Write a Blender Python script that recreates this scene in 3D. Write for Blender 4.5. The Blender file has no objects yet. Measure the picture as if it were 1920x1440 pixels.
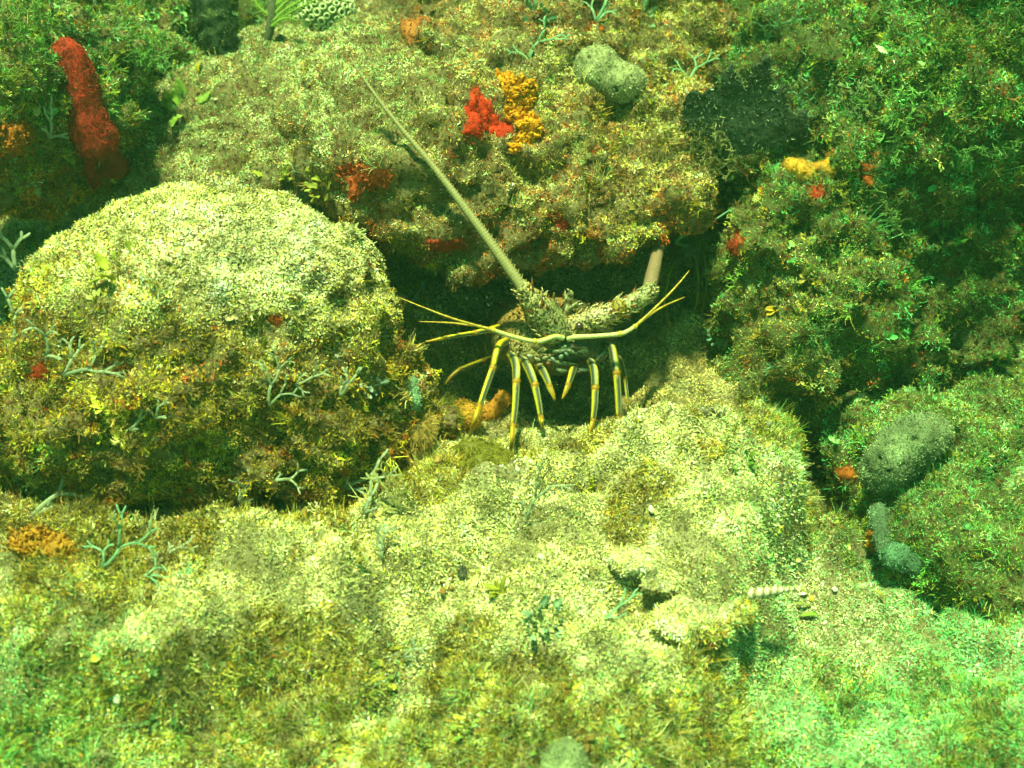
import bpy, bmesh, math, random
import numpy as np
from mathutils import Vector, Matrix, Euler

random.seed(7)
RNG = np.random.default_rng(11)
scene = bpy.context.scene
COL = scene.collection

# ------------------------------------------------------------------ camera
PITCH = math.radians(30.0)
DIST = 0.85
FPX = 2318.0                                  # focal length in pixels of a 1920 wide picture
FWD = Vector((0, math.cos(PITCH), -math.sin(PITCH)))
UPV = Vector((0, math.sin(PITCH), math.cos(PITCH)))
RGT = Vector((1, 0, 0))
CAM = -FWD * DIST                             # the origin is the point 0.85 m down the middle of the view
cam_data = bpy.data.cameras.new('camera')
cam_data.sensor_width = 36.0
cam_data.lens = 36.0 * FPX / 1920.0
cam_data.clip_start = 0.01
cam_data.clip_end = 200
cam_data.dof.use_dof = True
cam_data.dof.focus_distance = 0.83
cam_data.dof.aperture_fstop = 9.0
cam = bpy.data.objects.new('camera', cam_data)
COL.objects.link(cam)
cam.location = CAM
cam.rotation_euler = (math.pi / 2 - PITCH, 0, 0)
scene.camera = cam

# ------------------------------------------------------------------ daylight coming down through green water
SUN_DIR = Vector((-0.12, -0.13, 0.98)).normalized()      # towards the sun
world = bpy.data.worlds.new('World')
scene.world = world
world.use_nodes = True
nt = world.node_tree
nt.nodes.clear()
sky = nt.nodes.new('ShaderNodeTexSky')
sky.sky_type = 'NISHITA'
sky.sun_disc = False
sky.sun_elevation = math.asin(SUN_DIR.z)
sky.sun_rotation = math.atan2(SUN_DIR.x, SUN_DIR.y)
water_tint = nt.nodes.new('ShaderNodeVectorMath')
water_tint.operation = 'MULTIPLY'
water_tint.inputs[1].default_value = (0.22, 1.0, 0.40)   # the sky's light as the water lets it through
bg = nt.nodes.new('ShaderNodeBackground')
bg.inputs['Strength'].default_value = 0.095
wo = nt.nodes.new('ShaderNodeOutputWorld')
nt.links.new(sky.outputs[0], water_tint.inputs[0])
nt.links.new(water_tint.outputs[0], bg.inputs['Color'])
nt.links.new(bg.outputs[0], wo.inputs['Surface'])

sun_data = bpy.data.lights.new('sun', 'SUN')
sun_data.energy = 5.0
sun_data.angle = math.radians(5)
sun_data.color = (0.83, 1.0, 0.44)
sun = bpy.data.objects.new('sun', sun_data)
COL.objects.link(sun)
sun.rotation_euler = SUN_DIR.to_track_quat('Z', 'Y').to_euler()

vs = scene.view_settings
scene.display_settings.display_device = 'sRGB'
vs.view_transform = 'Standard'
vs.look = 'None'
vs.exposure = 1.05
vs.gamma = 1.0
vs.use_curve_mapping = False
scene.cycles.max_bounces = 4
scene.cycles.diffuse_bounces = 2
scene.cycles.glossy_bounces = 2
scene.cycles.transmission_bounces = 3
scene.cycles.transparent_max_bounces = 6
scene.cycles.caustics_reflective = False
scene.cycles.caustics_refractive = False
scene.cycles.use_denoising = True
scene.cycles.volume_bounces = 0
scene.cycles.use_light_tree = False
scene.cycles.use_adaptive_sampling = True
scene.cycles.adaptive_threshold = 0.06
scene.cycles.adaptive_min_samples = 16

# ------------------------------------------------------------------ helpers
CAMN = np.array(CAM); FN = np.array(FWD); UN = np.array(UPV)


def P(px, py, d):
    """the point seen at pixel (px, py) of the 1920 x 1440 photograph, d metres in front of the camera"""
    return CAM + FWD * d + RGT * ((px - 960.0) / FPX * d) + UPV * ((720.0 - py) / FPX * d)


def project(p):
    q = p - CAMN
    d = q @ FN
    dd = np.maximum(d, 1e-4)
    return q[:, 0] / dd * FPX + 960.0, 720.0 - (q @ UN) / dd * FPX, d


_perm = np.random.default_rng(5).permutation(256).astype(np.int64)
_perm = np.concatenate([_perm, _perm, _perm])
_g = np.random.default_rng(6).normal(size=(256, 3))
_g /= np.linalg.norm(_g, axis=1)[:, None]


def noise(p, freq=1.0, seed=0.0):
    """gradient noise, about -0.7 .. 0.7"""
    p = np.asarray(p, dtype=np.float64) * freq + np.array([seed * 17.13, seed * 5.71, seed * 9.37]) + 500.0
    i = np.floor(p).astype(np.int64)
    f = p - i
    i &= 255
    u = f * f * f * (f * (f * 6 - 15) + 10)
    out = 0.0
    for dx in (0, 1):
        wx = u[:, 0] if dx else 1 - u[:, 0]
        for dy in (0, 1):
            wy = u[:, 1] if dy else 1 - u[:, 1]
            for dz in (0, 1):
                wz = u[:, 2] if dz else 1 - u[:, 2]
                h = _perm[_perm[_perm[(i[:, 0] + dx) & 255] + ((i[:, 1] + dy) & 255)] + ((i[:, 2] + dz) & 255)]
                g = _g[h]
                out = out + wx * wy * wz * (g[:, 0] * (f[:, 0] - dx) + g[:, 1] * (f[:, 1] - dy) + g[:, 2] * (f[:, 2] - dz))
    return out * 1.4


def sstep(a, b, x):
    t = np.clip((x - a) / (b - a), 0, 1)
    return t * t * (3 - 2 * t)


def mesh_np(me):
    n = len(me.vertices)
    v = np.empty(n * 3)
    me.vertices.foreach_get('co', v)
    v = v.reshape(-1, 3)
    me.calc_loop_triangles()
    t = np.empty(len(me.loop_triangles) * 3, dtype=np.int32)
    me.loop_triangles.foreach_get('vertices', t)
    return v, t.reshape(-1, 3)


def vnormals(v, t):
    fn = np.cross(v[t[:, 1]] - v[t[:, 0]], v[t[:, 2]] - v[t[:, 0]])
    n = np.zeros_like(v)
    for k in range(3):
        np.add.at(n, t[:, k], fn)
    return n / np.maximum(np.linalg.norm(n, axis=1), 1e-12)[:, None]


def link(name, me, mat=None, parent=None, smooth=True):
    o = bpy.data.objects.new(name, me)
    COL.objects.link(o)
    if mat:
        me.materials.append(mat)
    if parent:
        o.parent = parent
        o.matrix_parent_inverse = Matrix.Identity(4)
        if parent.type == 'EMPTY' or parent.location.length > 0:
            o.matrix_parent_inverse = parent.matrix_basis.inverted()
    if smooth:
        me.polygons.foreach_set('use_smooth', np.ones(len(me.polygons), dtype=bool))
    return o


def tag(o, label=None, cat=None, group=None, kind=None):
    if label: o['label'] = label
    if cat: o['category'] = cat
    if group: o['group'] = group
    if kind: o['kind'] = kind
    return o


def empty(name, loc, label, cat, group=None):
    o = bpy.data.objects.new(name, None)
    COL.objects.link(o)
    o.location = loc
    o.empty_display_size = 0.01
    return tag(o, label, cat, group)


# ------------------------------------------------------------------ materials
def new_mat(name):
    m = bpy.data.materials.new(name)
    m.use_nodes = True
    n = m.node_tree
    b = n.nodes['Principled BSDF']
    b.inputs['Roughness'].default_value = 0.9
    b.inputs['Specular IOR Level'].default_value = 0.15
    return m, n, b


def speckle_mat(name, cols, scale=300.0, bump=0.4, rough=0.85, bump_scale=None, attr=None):
    """three base colours mixed by two noises, with fine relief; attr: a colour attribute replaces the first colour"""
    m, n, b = new_mat(name)
    tc = n.nodes.new('ShaderNodeTexCoord')
    n1 = n.nodes.new('ShaderNodeTexNoise'); n1.inputs['Scale'].default_value = scale * 0.18; n1.inputs['Detail'].default_value = 5
    n2 = n.nodes.new('ShaderNodeTexNoise'); n2.inputs['Scale'].default_value = scale; n2.inputs['Detail'].default_value = 4
    r1 = n.nodes.new('ShaderNodeValToRGB'); r1.color_ramp.elements[0].position = 0.42; r1.color_ramp.elements[1].position = 0.6
    r2 = n.nodes.new('ShaderNodeValToRGB'); r2.color_ramp.elements[0].position = 0.5; r2.color_ramp.elements[1].position = 0.62
    mx = n.nodes.new('ShaderNodeMixRGB'); mx2 = n.nodes.new('ShaderNodeMixRGB')
    for t in (n1, n2):
        n.links.new(tc.outputs['Object'], t.inputs['Vector'])
    n.links.new(n1.outputs['Fac'], r1.inputs[0]); n.links.new(n2.outputs['Fac'], r2.inputs[0])
    n.links.new(r1.outputs[0], mx.inputs[0]); n.links.new(r2.outputs[0], mx2.inputs[0])
    mx.inputs[1].default_value = (*cols[0], 1); mx.inputs[2].default_value = (*cols[1], 1)
    mx2.inputs[2].default_value = (*cols[2], 1)
    if attr:
        a = n.nodes.new('ShaderNodeAttribute'); a.attribute_name = attr
        n.links.new(a.outputs['Color'], mx.inputs[1])
    n.links.new(mx.outputs[0], mx2.inputs[1])
    n.links.new(mx2.outputs[0], b.inputs['Base Color'])
    b.inputs['Roughness'].default_value = rough
    bp = n.nodes.new('ShaderNodeBump'); bp.inputs['Strength'].default_value = bump; bp.inputs['Distance'].default_value = 0.002
    n3 = n.nodes.new('ShaderNodeTexNoise'); n3.inputs['Scale'].default_value = bump_scale or scale * 1.3; n3.inputs['Detail'].default_value = 6
    n.links.new(tc.outputs['Object'], n3.inputs['Vector'])
    n.links.new(n3.outputs['Fac'], bp.inputs['Height']); n.links.new(bp.outputs[0], b.inputs['Normal'])
    return m


def instancer_mat(name, rough=0.8, trans=0.0):
    """takes its colour from the attribute each scattered piece carries, varied a little from blade to blade"""
    m, n, b = new_mat(name)
    a = n.nodes.new('ShaderNodeAttribute'); a.attribute_type = 'INSTANCER'; a.attribute_name = 'tcol'
    v = n.nodes.new('ShaderNodeAttribute'); v.attribute_name = 'blade'
    mx = n.nodes.new('ShaderNodeMixRGB'); mx.blend_type = 'MULTIPLY'; mx.inputs[0].default_value = 1.0
    n.links.new(a.outputs['Color'], mx.inputs[1]); n.links.new(v.outputs['Color'], mx.inputs[2])
    n.links.new(mx.outputs[0], b.inputs['Base Color'])
    b.inputs['Roughness'].default_value = rough
    if trans > 0:
        tr = n.nodes.new('ShaderNodeBsdfTranslucent'); ms = n.nodes.new('ShaderNodeMixShader'); ms.inputs[0].default_value = trans
        out = n.nodes['Material Output']
        n.links.new(mx.outputs[0], tr.inputs['Color'])
        n.links.new(b.outputs[0], ms.inputs[1]); n.links.new(tr.outputs[0], ms.inputs[2]); n.links.new(ms.outputs[0], out.inputs['Surface'])
    return m


MAT_TURF = instancer_mat('algal_turf', 0.85, 0.0)
MAT_CHIP, _n, _b = new_mat('turf_chips')
_a = _n.nodes.new('ShaderNodeAttribute'); _a.attribute_name = 'chip'
_n.links.new(_a.outputs['Color'], _b.inputs['Base Color'])

# ------------------------------------------------------------------ small shapes scattered as turf
SCATTER = bpy.data.collections.new('scatter_shapes')      # holds shapes only; not linked to the scene


def from_lists(name, vs_, fs_, cols=None):
    me = bpy.data.meshes.new(name)
    me.from_pydata([tuple(v) for v in vs_], [], fs_)
    if cols is not None:
        at = me.color_attributes.new('blade', 'FLOAT_COLOR', 'POINT')
        at.data.foreach_set('color', np.asarray(cols, dtype=np.float32).ravel())
    me.update()
    return me


def blade_strip(vs_, fs_, cs_, base, d, length, width, bend, shade, seg=3, tip=0.35):
    d = Vector(d).normalized()
    side = d.cross(Vector((random.uniform(-1, 1), random.uniform(-1, 1), random.uniform(-.4, .4))))
    if side.length < 1e-5: side = Vector((1, 0, 0))
    side.normalize()
    bd = side.cross(d)
    p = Vector(base)
    n0 = len(vs_)
    for k in range(seg + 1):
        t = k / seg
        w = width * (1 - (1 - tip) * t) * 0.5
        q = p + d * (length * t) + bd * (bend * length * t * t) - Vector((0, 0, abs(bend) * 0.3 * length * t * t))
        vs_ += [q - side * w, q + side * w]
        cs_ += [shade, shade]
        if k:
            a = n0 + 2 * (k - 1)
            fs_.append((a, a + 1, a + 3, a + 2))


def shade4(lo, hi, warm=0.06):
    s = random.uniform(lo, hi)
    return (s * random.uniform(1 - warm, 1 + warm), s, s * random.uniform(1 - 2 * warm, 1 + warm), 1)


TUFTS = []


def add_tuft(name, vs_, fs_, cs_, mat):
    me = from_lists(name, vs_, fs_, cs_)
    me.materials.append(mat)
    o = bpy.data.objects.new('shape_%02d_%s' % (len(TUFTS), name), me)
    SCATTER.objects.link(o)
    TUFTS.append(o)


def tuft_fuzz(n, h, w, spread, rad):
    vs_, fs_, cs_ = [], [], []
    for k in range(n):
        a = random.uniform(0, 6.283); r = rad * math.sqrt(random.random())
        base = (r * math.cos(a), r * math.sin(a), -0.0008)
        dd = (math.cos(a) * spread * random.uniform(.2, 1) + random.uniform(-.3, .3), math.sin(a) * spread * random.uniform(.2, 1) + random.uniform(-.3, .3), 1)
        blade_strip(vs_, fs_, cs_, base, dd, h * random.uniform(.5, 1.1), w * random.uniform(.7, 1.3), random.uniform(-.7, .7), shade4(.72, 1.12), 2)
    return vs_, fs_, cs_


def tuft_twig(n, h, w):
    """forked twigs: thin crossed strips that split twice"""
    vs_, fs_, cs_ = [], [], []
    for k in range(n):
        sh = shade4(.75, 1.1)

        def grow(p, d, l, lev):
            d = Vector(d).normalized()
            blade_strip(vs_, fs_, cs_, p, d, l, w * (1 - .18 * lev), random.uniform(-.25, .25), sh, 2, .75)
            e = Vector(p) + d * l * .97
            if lev < 2:
                ax = Vector((random.uniform(-1, 1), random.uniform(-1, 1), random.uniform(-.3, .3))).cross(d).normalized()
                for s in (-1, 1):
                    grow(e, d + ax * s * random.uniform(.4, .8), l * random.uniform(.55, .8), lev + 1)
        a = random.uniform(0, 6.283)
        grow((random.uniform(-.001, .001), random.uniform(-.001, .001), -.0008), (math.cos(a) * .6, math.sin(a) * .6, 1), h * .45 * random.uniform(.7, 1.2), 0)
    return vs_, fs_, cs_


def tuft_leaf(n, h, w):
    """small rounded blades"""
    vs_, fs_, cs_ = [], [], []
    for k in range(n):
        a = random.uniform(0, 6.283)
        d = Vector((math.cos(a), math.sin(a), random.uniform(.3, 1.4))).normalized()
        side = d.cross(Vector((random.uniform(-.4, .4), random.uniform(-.4, .4), 1))).normalized()
        nn = side.cross(d)
        hh = h * random.uniform(.6, 1.1); ww = w * random.uniform(.7, 1.2)
        sh = shade4(.75, 1.1)
        n0 = len(vs_)
        prof = ((0, .15), (.3, .7), (.65, 1.0), (.9, .7), (1.0, .3))
        curl = random.uniform(-.3, .3)
        for t, q in prof:
            c = d * (hh * t) + nn * (curl * hh * t * t) + Vector((0, 0, -.0006))
            vs_ += [c - side * ww * .5 * q + nn * ww * .12 * q, c, c + side * ww * .5 * q + nn * ww * .12 * q]
            cs_ += [sh] * 3
        for i in range(len(prof) - 1):
            b0 = n0 + 3 * i
            fs_ += [(b0, b0 + 1, b0 + 4, b0 + 3), (b0 + 1, b0 + 2, b0 + 5, b0 + 4)]
    return vs_, fs_, cs_


TWIG, LEAF, HAIR = [], [], []
for k in range(5):
    TWIG.append(len(TUFTS)); add_tuft('twig', *tuft_twig(4, .0048, .00055), MAT_TURF)
for k in range(4):
    LEAF.append(len(TUFTS)); add_tuft('leaf', *tuft_leaf(4, .0048, .0028), MAT_TURF)
for k in range(3):
    HAIR.append(len(TUFTS)); add_tuft('hair', *tuft_fuzz(14, .008, .00034, .9, .0025), MAT_TURF)

_scatter_tree = None


def scatter_tree():
    global _scatter_tree
    if _scatter_tree: return _scatter_tree
    g = bpy.data.node_groups.new('scatter_turf', 'GeometryNodeTree')
    g.interface.new_socket('Geometry', in_out='INPUT', socket_type='NodeSocketGeometry')
    g.interface.new_socket('Geometry', in_out='OUTPUT', socket_type='NodeSocketGeometry')
    N = g.nodes
    gi, go = N.new('NodeGroupInput'), N.new('NodeGroupOutput')
    ci = N.new('GeometryNodeCollectionInfo')
    ci.inputs['Collection'].default_value = SCATTER
    ci.inputs['Separate Children'].default_value = True
    ci.inputs['Reset Children'].default_value = True
    ip = N.new('GeometryNodeInstanceOnPoints')
    ip.inputs['Pick Instance'].default_value = True

    def named(nm, ty):
        q = N.new('GeometryNodeInputNamedAttribute'); q.data_type = ty; q.inputs['Name'].default_value = nm
        return q.outputs['Attribute']
    g.links.new(gi.outputs[0], ip.inputs['Points'])
    g.links.new(ci.outputs[0], ip.inputs['Instance'])
    g.links.new(named('pick', 'INT'), ip.inputs['Instance Index'])
    g.links.new(named('rot', 'FLOAT_VECTOR'), ip.inputs['Rotation'])
    g.links.new(named('scl', 'FLOAT_VECTOR'), ip.inputs['Scale'])
    g.links.new(ip.outputs[0], go.inputs[0])
    _scatter_tree = g
    return g


N_SCATTER = 0


def scatter(name, pts, dirs, scl, pick, colr, parent=None):
    """one stuff object: a cloud of points, each carrying a piece of turf"""
    global N_SCATTER
    n = len(pts)
    N_SCATTER += n
    dirs = dirs / np.linalg.norm(dirs, axis=1)[:, None]
    # euler xyz that turns +Z onto dirs with a random spin (applied as Rz(c) Ry(b) Rz(spin) -> baked through matrices)
    spin = RNG.uniform(0, 2 * np.pi, n)
    ref = np.where(np.abs(dirs[:, 2:3]) < 0.9, np.array([[0, 0, 1.0]]), np.array([[1.0, 0, 0]]))
    x = np.cross(ref, dirs); x /= np.linalg.norm(x, axis=1)[:, None]
    y = np.cross(dirs, x)
    c, s = np.cos(spin)[:, None], np.sin(spin)[:, None]
    ax = x * c + y * s
    ay = -x * s + y * c
    # rotation matrix columns ax, ay, dirs -> XYZ euler
    sy = np.clip(-ax[:, 2], -1, 1)
    ey = np.arcsin(sy)
    ex = np.arctan2(ay[:, 2], dirs[:, 2])
    ez = np.arctan2(ax[:, 1], ax[:, 0])
    me = bpy.data.meshes.new(name)
    me.vertices.add(n)
    me.vertices.foreach_set('co', pts.astype(np.float32).ravel())
    at = me.attributes.new('rot', 'FLOAT_VECTOR', 'POINT'); at.data.foreach_set('vector', np.stack([ex, ey, ez], 1).astype(np.float32).ravel())
    at = me.attributes.new('scl', 'FLOAT_VECTOR', 'POINT'); at.data.foreach_set('vector', scl.astype(np.float32).ravel())
    at = me.attributes.new('pick', 'INT', 'POINT'); at.data.foreach_set('value', pick.astype(np.int32))
    at = me.attributes.new('tcol', 'FLOAT_COLOR', 'POINT')
    at.data.foreach_set('color', np.concatenate([colr, np.ones((n, 1))], 1).astype(np.float32).ravel())
    o = bpy.data.objects.new(name, me)
    COL.objects.link(o)
    if parent:
        o.parent = parent
    o['kind'] = 'stuff'
    md = o.modifiers.new('scatter', 'NODES')
    md.node_group = scatter_tree()
    return o


N_CHIPS = 0


def chip_mesh(name, p, axis, length, width, colr, nrm=None, flat=None):
    """short bent filaments and grains of sediment as real faces, one colour each"""
    global N_CHIPS
    n = len(p)
    N_CHIPS += n
    axis = axis / np.linalg.norm(axis, axis=1)[:, None]
    rnd = RNG.normal(size=(n, 3))
    if nrm is not None:
        rnd = rnd * (1 - .75 * flat[:, None]) + nrm * 2.2 * flat[:, None]
    side = np.cross(axis, rnd)
    side /= np.maximum(np.linalg.norm(side, axis=1), 1e-9)[:, None]
    L, W = length[:, None], width[:, None] * .5
    tip = p + axis * L
    k = RNG.uniform(.25, .9, (n, 1))
    sh = np.cross(axis, side) * L * RNG.normal(0, .25, (n, 1))
    v = np.stack([p - side * W, p + side * W, tip + side * W * k + sh, tip - side * W * k + sh], 1).reshape(-1, 3)
    me = bpy.data.meshes.new(name)
    me.vertices.add(4 * n)
    me.vertices.foreach_set('co', v.astype(np.float32).ravel())
    me.loops.add(4 * n)
    me.loops.foreach_set('vertex_index', np.arange(4 * n, dtype=np.int32))
    me.polygons.add(n)
    me.polygons.foreach_set('loop_start', np.arange(0, 4 * n, 4, dtype=np.int32))
    at = me.attributes.new('chip', 'FLOAT_COLOR', 'FACE')
    at.data.foreach_set('color', np.concatenate([colr, np.ones((n, 1))], 1).astype(np.float32).ravel())
    me.update(calc_edges=True)
    o = bpy.data.objects.new(name, me)
    COL.objects.link(o)
    me.materials.append(MAT_CHIP)
    o['kind'] = 'stuff'
    return o
# ------------------------------------------------------------------ rock and seabed materials
MAT_ROCK = speckle_mat('reef_rock', ((.13, .10, .045), (.20, .165, .08), (.07, .035, .015)), 260, .6)
MAT_ROCK_G = speckle_mat('reef_rock_green', ((.06, .08, .025), (.11, .12, .045), (.07, .035, .015)), 220, .6)
MAT_BED = speckle_mat('seabed_sediment', ((.19, .165, .075), (.30, .27, .15), (.08, .065, .025)), 420, .8)

PAL = {
    'cream': (.62, .58, .22), 'pale': (.80, .78, .48), 'olive': (.30, .28, .02), 'yellow': (.60, .54, .04),
    'brown': (.20, .10, .018), 'green': (.10, .30, .04), 'mint': (.30, .64, .28), 'rust': (.52, .07, .012),
    'mauve': (.28, .17, .10), 'grey': (.24, .25, .19), 'tan': (.42, .30, .09), 'dark': (.05, .05, .018), 'orange': (.60, .22, .015), 'gold': (.56, .36, .02), 'emerald': (.08, .48, .17),
}
PN = list(PAL)
PA = np.array([PAL[k] for k in PN])


def pick_cols(w, n):
    """w: {name: weight (scalar or array)} -> colours drawn per point"""
    m = np.zeros((n, len(PN)))
    for k, x in w.items():
        m[:, PN.index(k)] = np.maximum(x, 0)
    m = np.cumsum(m, 1)
    m /= m[:, -1:]
    r = RNG.random(n)[:, None]
    i = (r > m).sum(1)
    c = .72 * PA[np.minimum(i, len(PN) - 1)] + .28 * (np.diff(m, axis=1, prepend=0) @ PA)      # neighbours share the local tone
    j = RNG.normal(1, .13, (n, 1)) * RNG.normal(1, .05, (n, 3))
    return np.clip(c * j, .01, .9)


DEPTH = {}


def build_depth(objs, cell=24, margin=520):
    """rough map of how far away the nearest rock is in each direction, to leave out turf nobody could see"""
    W, H = (1920 + 2 * margin) // cell + 1, (1440 + 2 * margin) // cell + 1
    dm = np.full(W * H, np.inf)
    for o in objs:
        v, t = mesh_np(o.data)
        px, py, d = project(v + np.array(o.location))
        ok = (px > -margin) & (px < 1920 + margin) & (py > -margin) & (py < 1440 + margin) & (d > .2)
        i = ((py[ok] + margin) // cell).astype(int) * W + ((px[ok] + margin) // cell).astype(int)
        np.minimum.at(dm, i, d[ok])
    dm = dm.reshape(H, W)
    q = np.pad(dm, 1, mode='edge')
    DEPTH['map'] = np.max([q[a:a + H, b:b + W] for a in range(3) for b in range(3)], 0)
    DEPTH['arg'] = (cell, margin, W, H)


def seen(px, py, d, tol=.03):
    cell, margin, W, H = DEPTH['arg']
    i = np.clip(((py + margin) // cell).astype(int), 0, H - 1); j = np.clip(((px + margin) // cell).astype(int), 0, W - 1)
    return d < DEPTH['map'][i, j] + tol


def outside(px, py, m=90):
    return (px < -m) | (px > 1920 + m) | (py < -m) | (py > 1440 + m)


def surface_points(v, t, density, margin=440, back=-0.12):
    a = np.cross(v[t[:, 1]] - v[t[:, 0]], v[t[:, 2]] - v[t[:, 0]])
    ar = np.linalg.norm(a, axis=1) * .5
    fn = a / np.maximum(ar * 2, 1e-12)[:, None]
    c = v[t].mean(1)
    px, py, d = project(c)
    view = CAMN - c
    view /= np.linalg.norm(view, axis=1)[:, None]
    ok = (px > -margin) & (px < 1920 + margin) & (py > -margin) & (py < 1440 + margin) & (d > .2) & ((fn * view).sum(1) > back) & seen(px, py, d)
    w = np.where(ok, ar, 0)
    # nearer ground shows smaller pieces larger: thin out with distance
    w = w * np.clip((0.9 / np.maximum(d, .3)) ** 1.2, .25, 1.6)
    w = w * np.where(outside(px, py), .14, 1.0)          # thinner, coarser cover beyond the picture
    n = int(w.sum() * density)
    if n < 1:
        return None
    cs = np.cumsum(w); cs /= cs[-1]
    f = np.minimum(np.searchsorted(cs, RNG.random(n)), len(t) - 1)
    r1, r2 = np.sqrt(RNG.random(n)), RNG.random(n)
    b = np.stack([1 - r1, r1 * (1 - r2), r1 * r2], 1)
    p = (v[t[f]] * b[:, :, None]).sum(1)
    return p, fn[f]


EXCL, EXPOLY = [], []          # where things grow instead of turf


def clear_of_things(px, py):
    k = np.ones(len(px))
    for x, y, r in EXCL:
        k[(px - x) ** 2 + (py - y) ** 2 < r * r] = .12
    for poly in EXPOLY:
        q = np.array(poly)
        m = (px > q[:, 0].min()) & (px < q[:, 0].max()) & (py > q[:, 1].min()) & (py < q[:, 1].max())
        if m.any():
            i = np.where(m)[0]
            k[i[in_poly(px[i], py[i], poly)]] = .15
    return k


def in_poly(x, y, poly):
    c = np.zeros(x.shape, bool)
    j = len(poly) - 1
    for i in range(len(poly)):
        xi, yi = poly[i]; xj, yj = poly[j]
        c ^= ((yi > y) != (yj > y)) & (x < (xj - xi) * (y - yi) / (yj - yi + 1e-9) + xi)
        j = i
    return c


def turf(name, o, chips, plants, style, parent=None, up=.35, size=1.0):
    """cover object o's mesh: chips (grains and filaments, per square metre) and plants (twigs, leaves, hair);
    style(p, n, px, py) -> (colour weights, plant kind weights, keep 0..1, size)"""
    v, t = mesh_np(o.data)
    v = v + np.array(o.location)
    made = []
    for what, dens in (('chips', chips), ('plants', plants)):
        r = surface_points(v, t, dens)
        if r is None: continue
        p, nrm = r
        px, py, d = project(p)
        w, kw, keep, sz = style(p, nrm, px, py)
        one = np.ones(len(p))
        if what == 'plants':
            keep = keep * np.clip(sum(kw.values()) * one, 0, 1)
        keep = keep * one * clear_of_things(px, py)
        k = RNG.random(len(p)) < keep
        n = int(k.sum())
        sub = lambda a: (a * one)[k]
        w = {q: sub(x) for q, x in w.items()}
        colr = pick_cols(w, n)
        pts, nn = p[k], nrm[k]
        # slow drift of tone over the surface: thicker and thinner sediment
        tone = np.exp(.7 * noise(pts, 28, 3) + 1.0 * noise(pts, 75, 4)) * 1.05
        if what == 'chips':
            tone = tone * np.exp(RNG.normal(.03, .28, n))
        colr = np.clip(colr * tone[:, None], .01, .88)
        szk = sub(sz) * size * np.where(outside(px, py)[k], 1.9, 1.0)
        if what == 'chips':
            fl = sub(FLAT(p, nrm, px, py, o))
            axis = (nn * .55 + np.array([0, 0, .25])) * (1 - .8 * fl[:, None]) + RNG.normal(0, .62, (n, 3))
            L = .00112 * (1 + .15 * fl) * szk * np.exp(RNG.normal(0, .38, n)); W = .00052 * (1 + .5 * fl) * szk * np.exp(RNG.normal(0, .3, n))
            ob = chip_mesh(name, pts + nn * (.0006 * fl - .0003)[:, None], axis, L, W, colr, nn, fl)
        else:
            kinds = [('twig', TWIG), ('leaf', LEAF), ('hair', HAIR)]
            m = np.stack([sub(np.maximum(kw.get(a, 0), 0)) for a, _ in kinds], 1)
            m = np.cumsum(m, 1); m /= m[:, -1:]
            ki = np.minimum((RNG.random(n)[:, None] > m).sum(1), len(kinds) - 1)
            pick = np.zeros(n, dtype=int)
            for q, (_, lst) in enumerate(kinds):
                s = ki == q
                pick[s] = np.array(lst)[RNG.integers(0, len(lst), s.sum())]
            dirs = nn + np.array([0, 0, up]) + RNG.normal(0, .28, (n, 3))
            sc = szk[:, None] * np.clip(np.exp(RNG.normal(0, .3, (n, 1))), .5, 1.5) * RNG.uniform(.85, 1.15, (n, 3))
            ob = scatter(name.replace('turf', 'algae'), pts - nn * .0004, dirs, sc, pick, colr)
        if parent:
            ob.parent = parent
            ob.matrix_parent_inverse = parent.matrix_basis.inverted()
        made.append(ob)
    return made


# ------------------------------------------------------------------ rocks: blobs fused, then broken up with noise
def ico(sub=4):
    bm = bmesh.new()
    bmesh.ops.create_icosphere(bm, subdivisions=sub, radius=1)
    v = np.array([q.co[:] for q in bm.verts]); f = [[q.index for q in fc.verts] for fc in bm.faces]
    bm.free()
    return v, np.array(f)


ICO4 = ico(4)


def blob(c, r, rot=(0, 0, 0)):
    return (Vector(c), r, rot)


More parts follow.
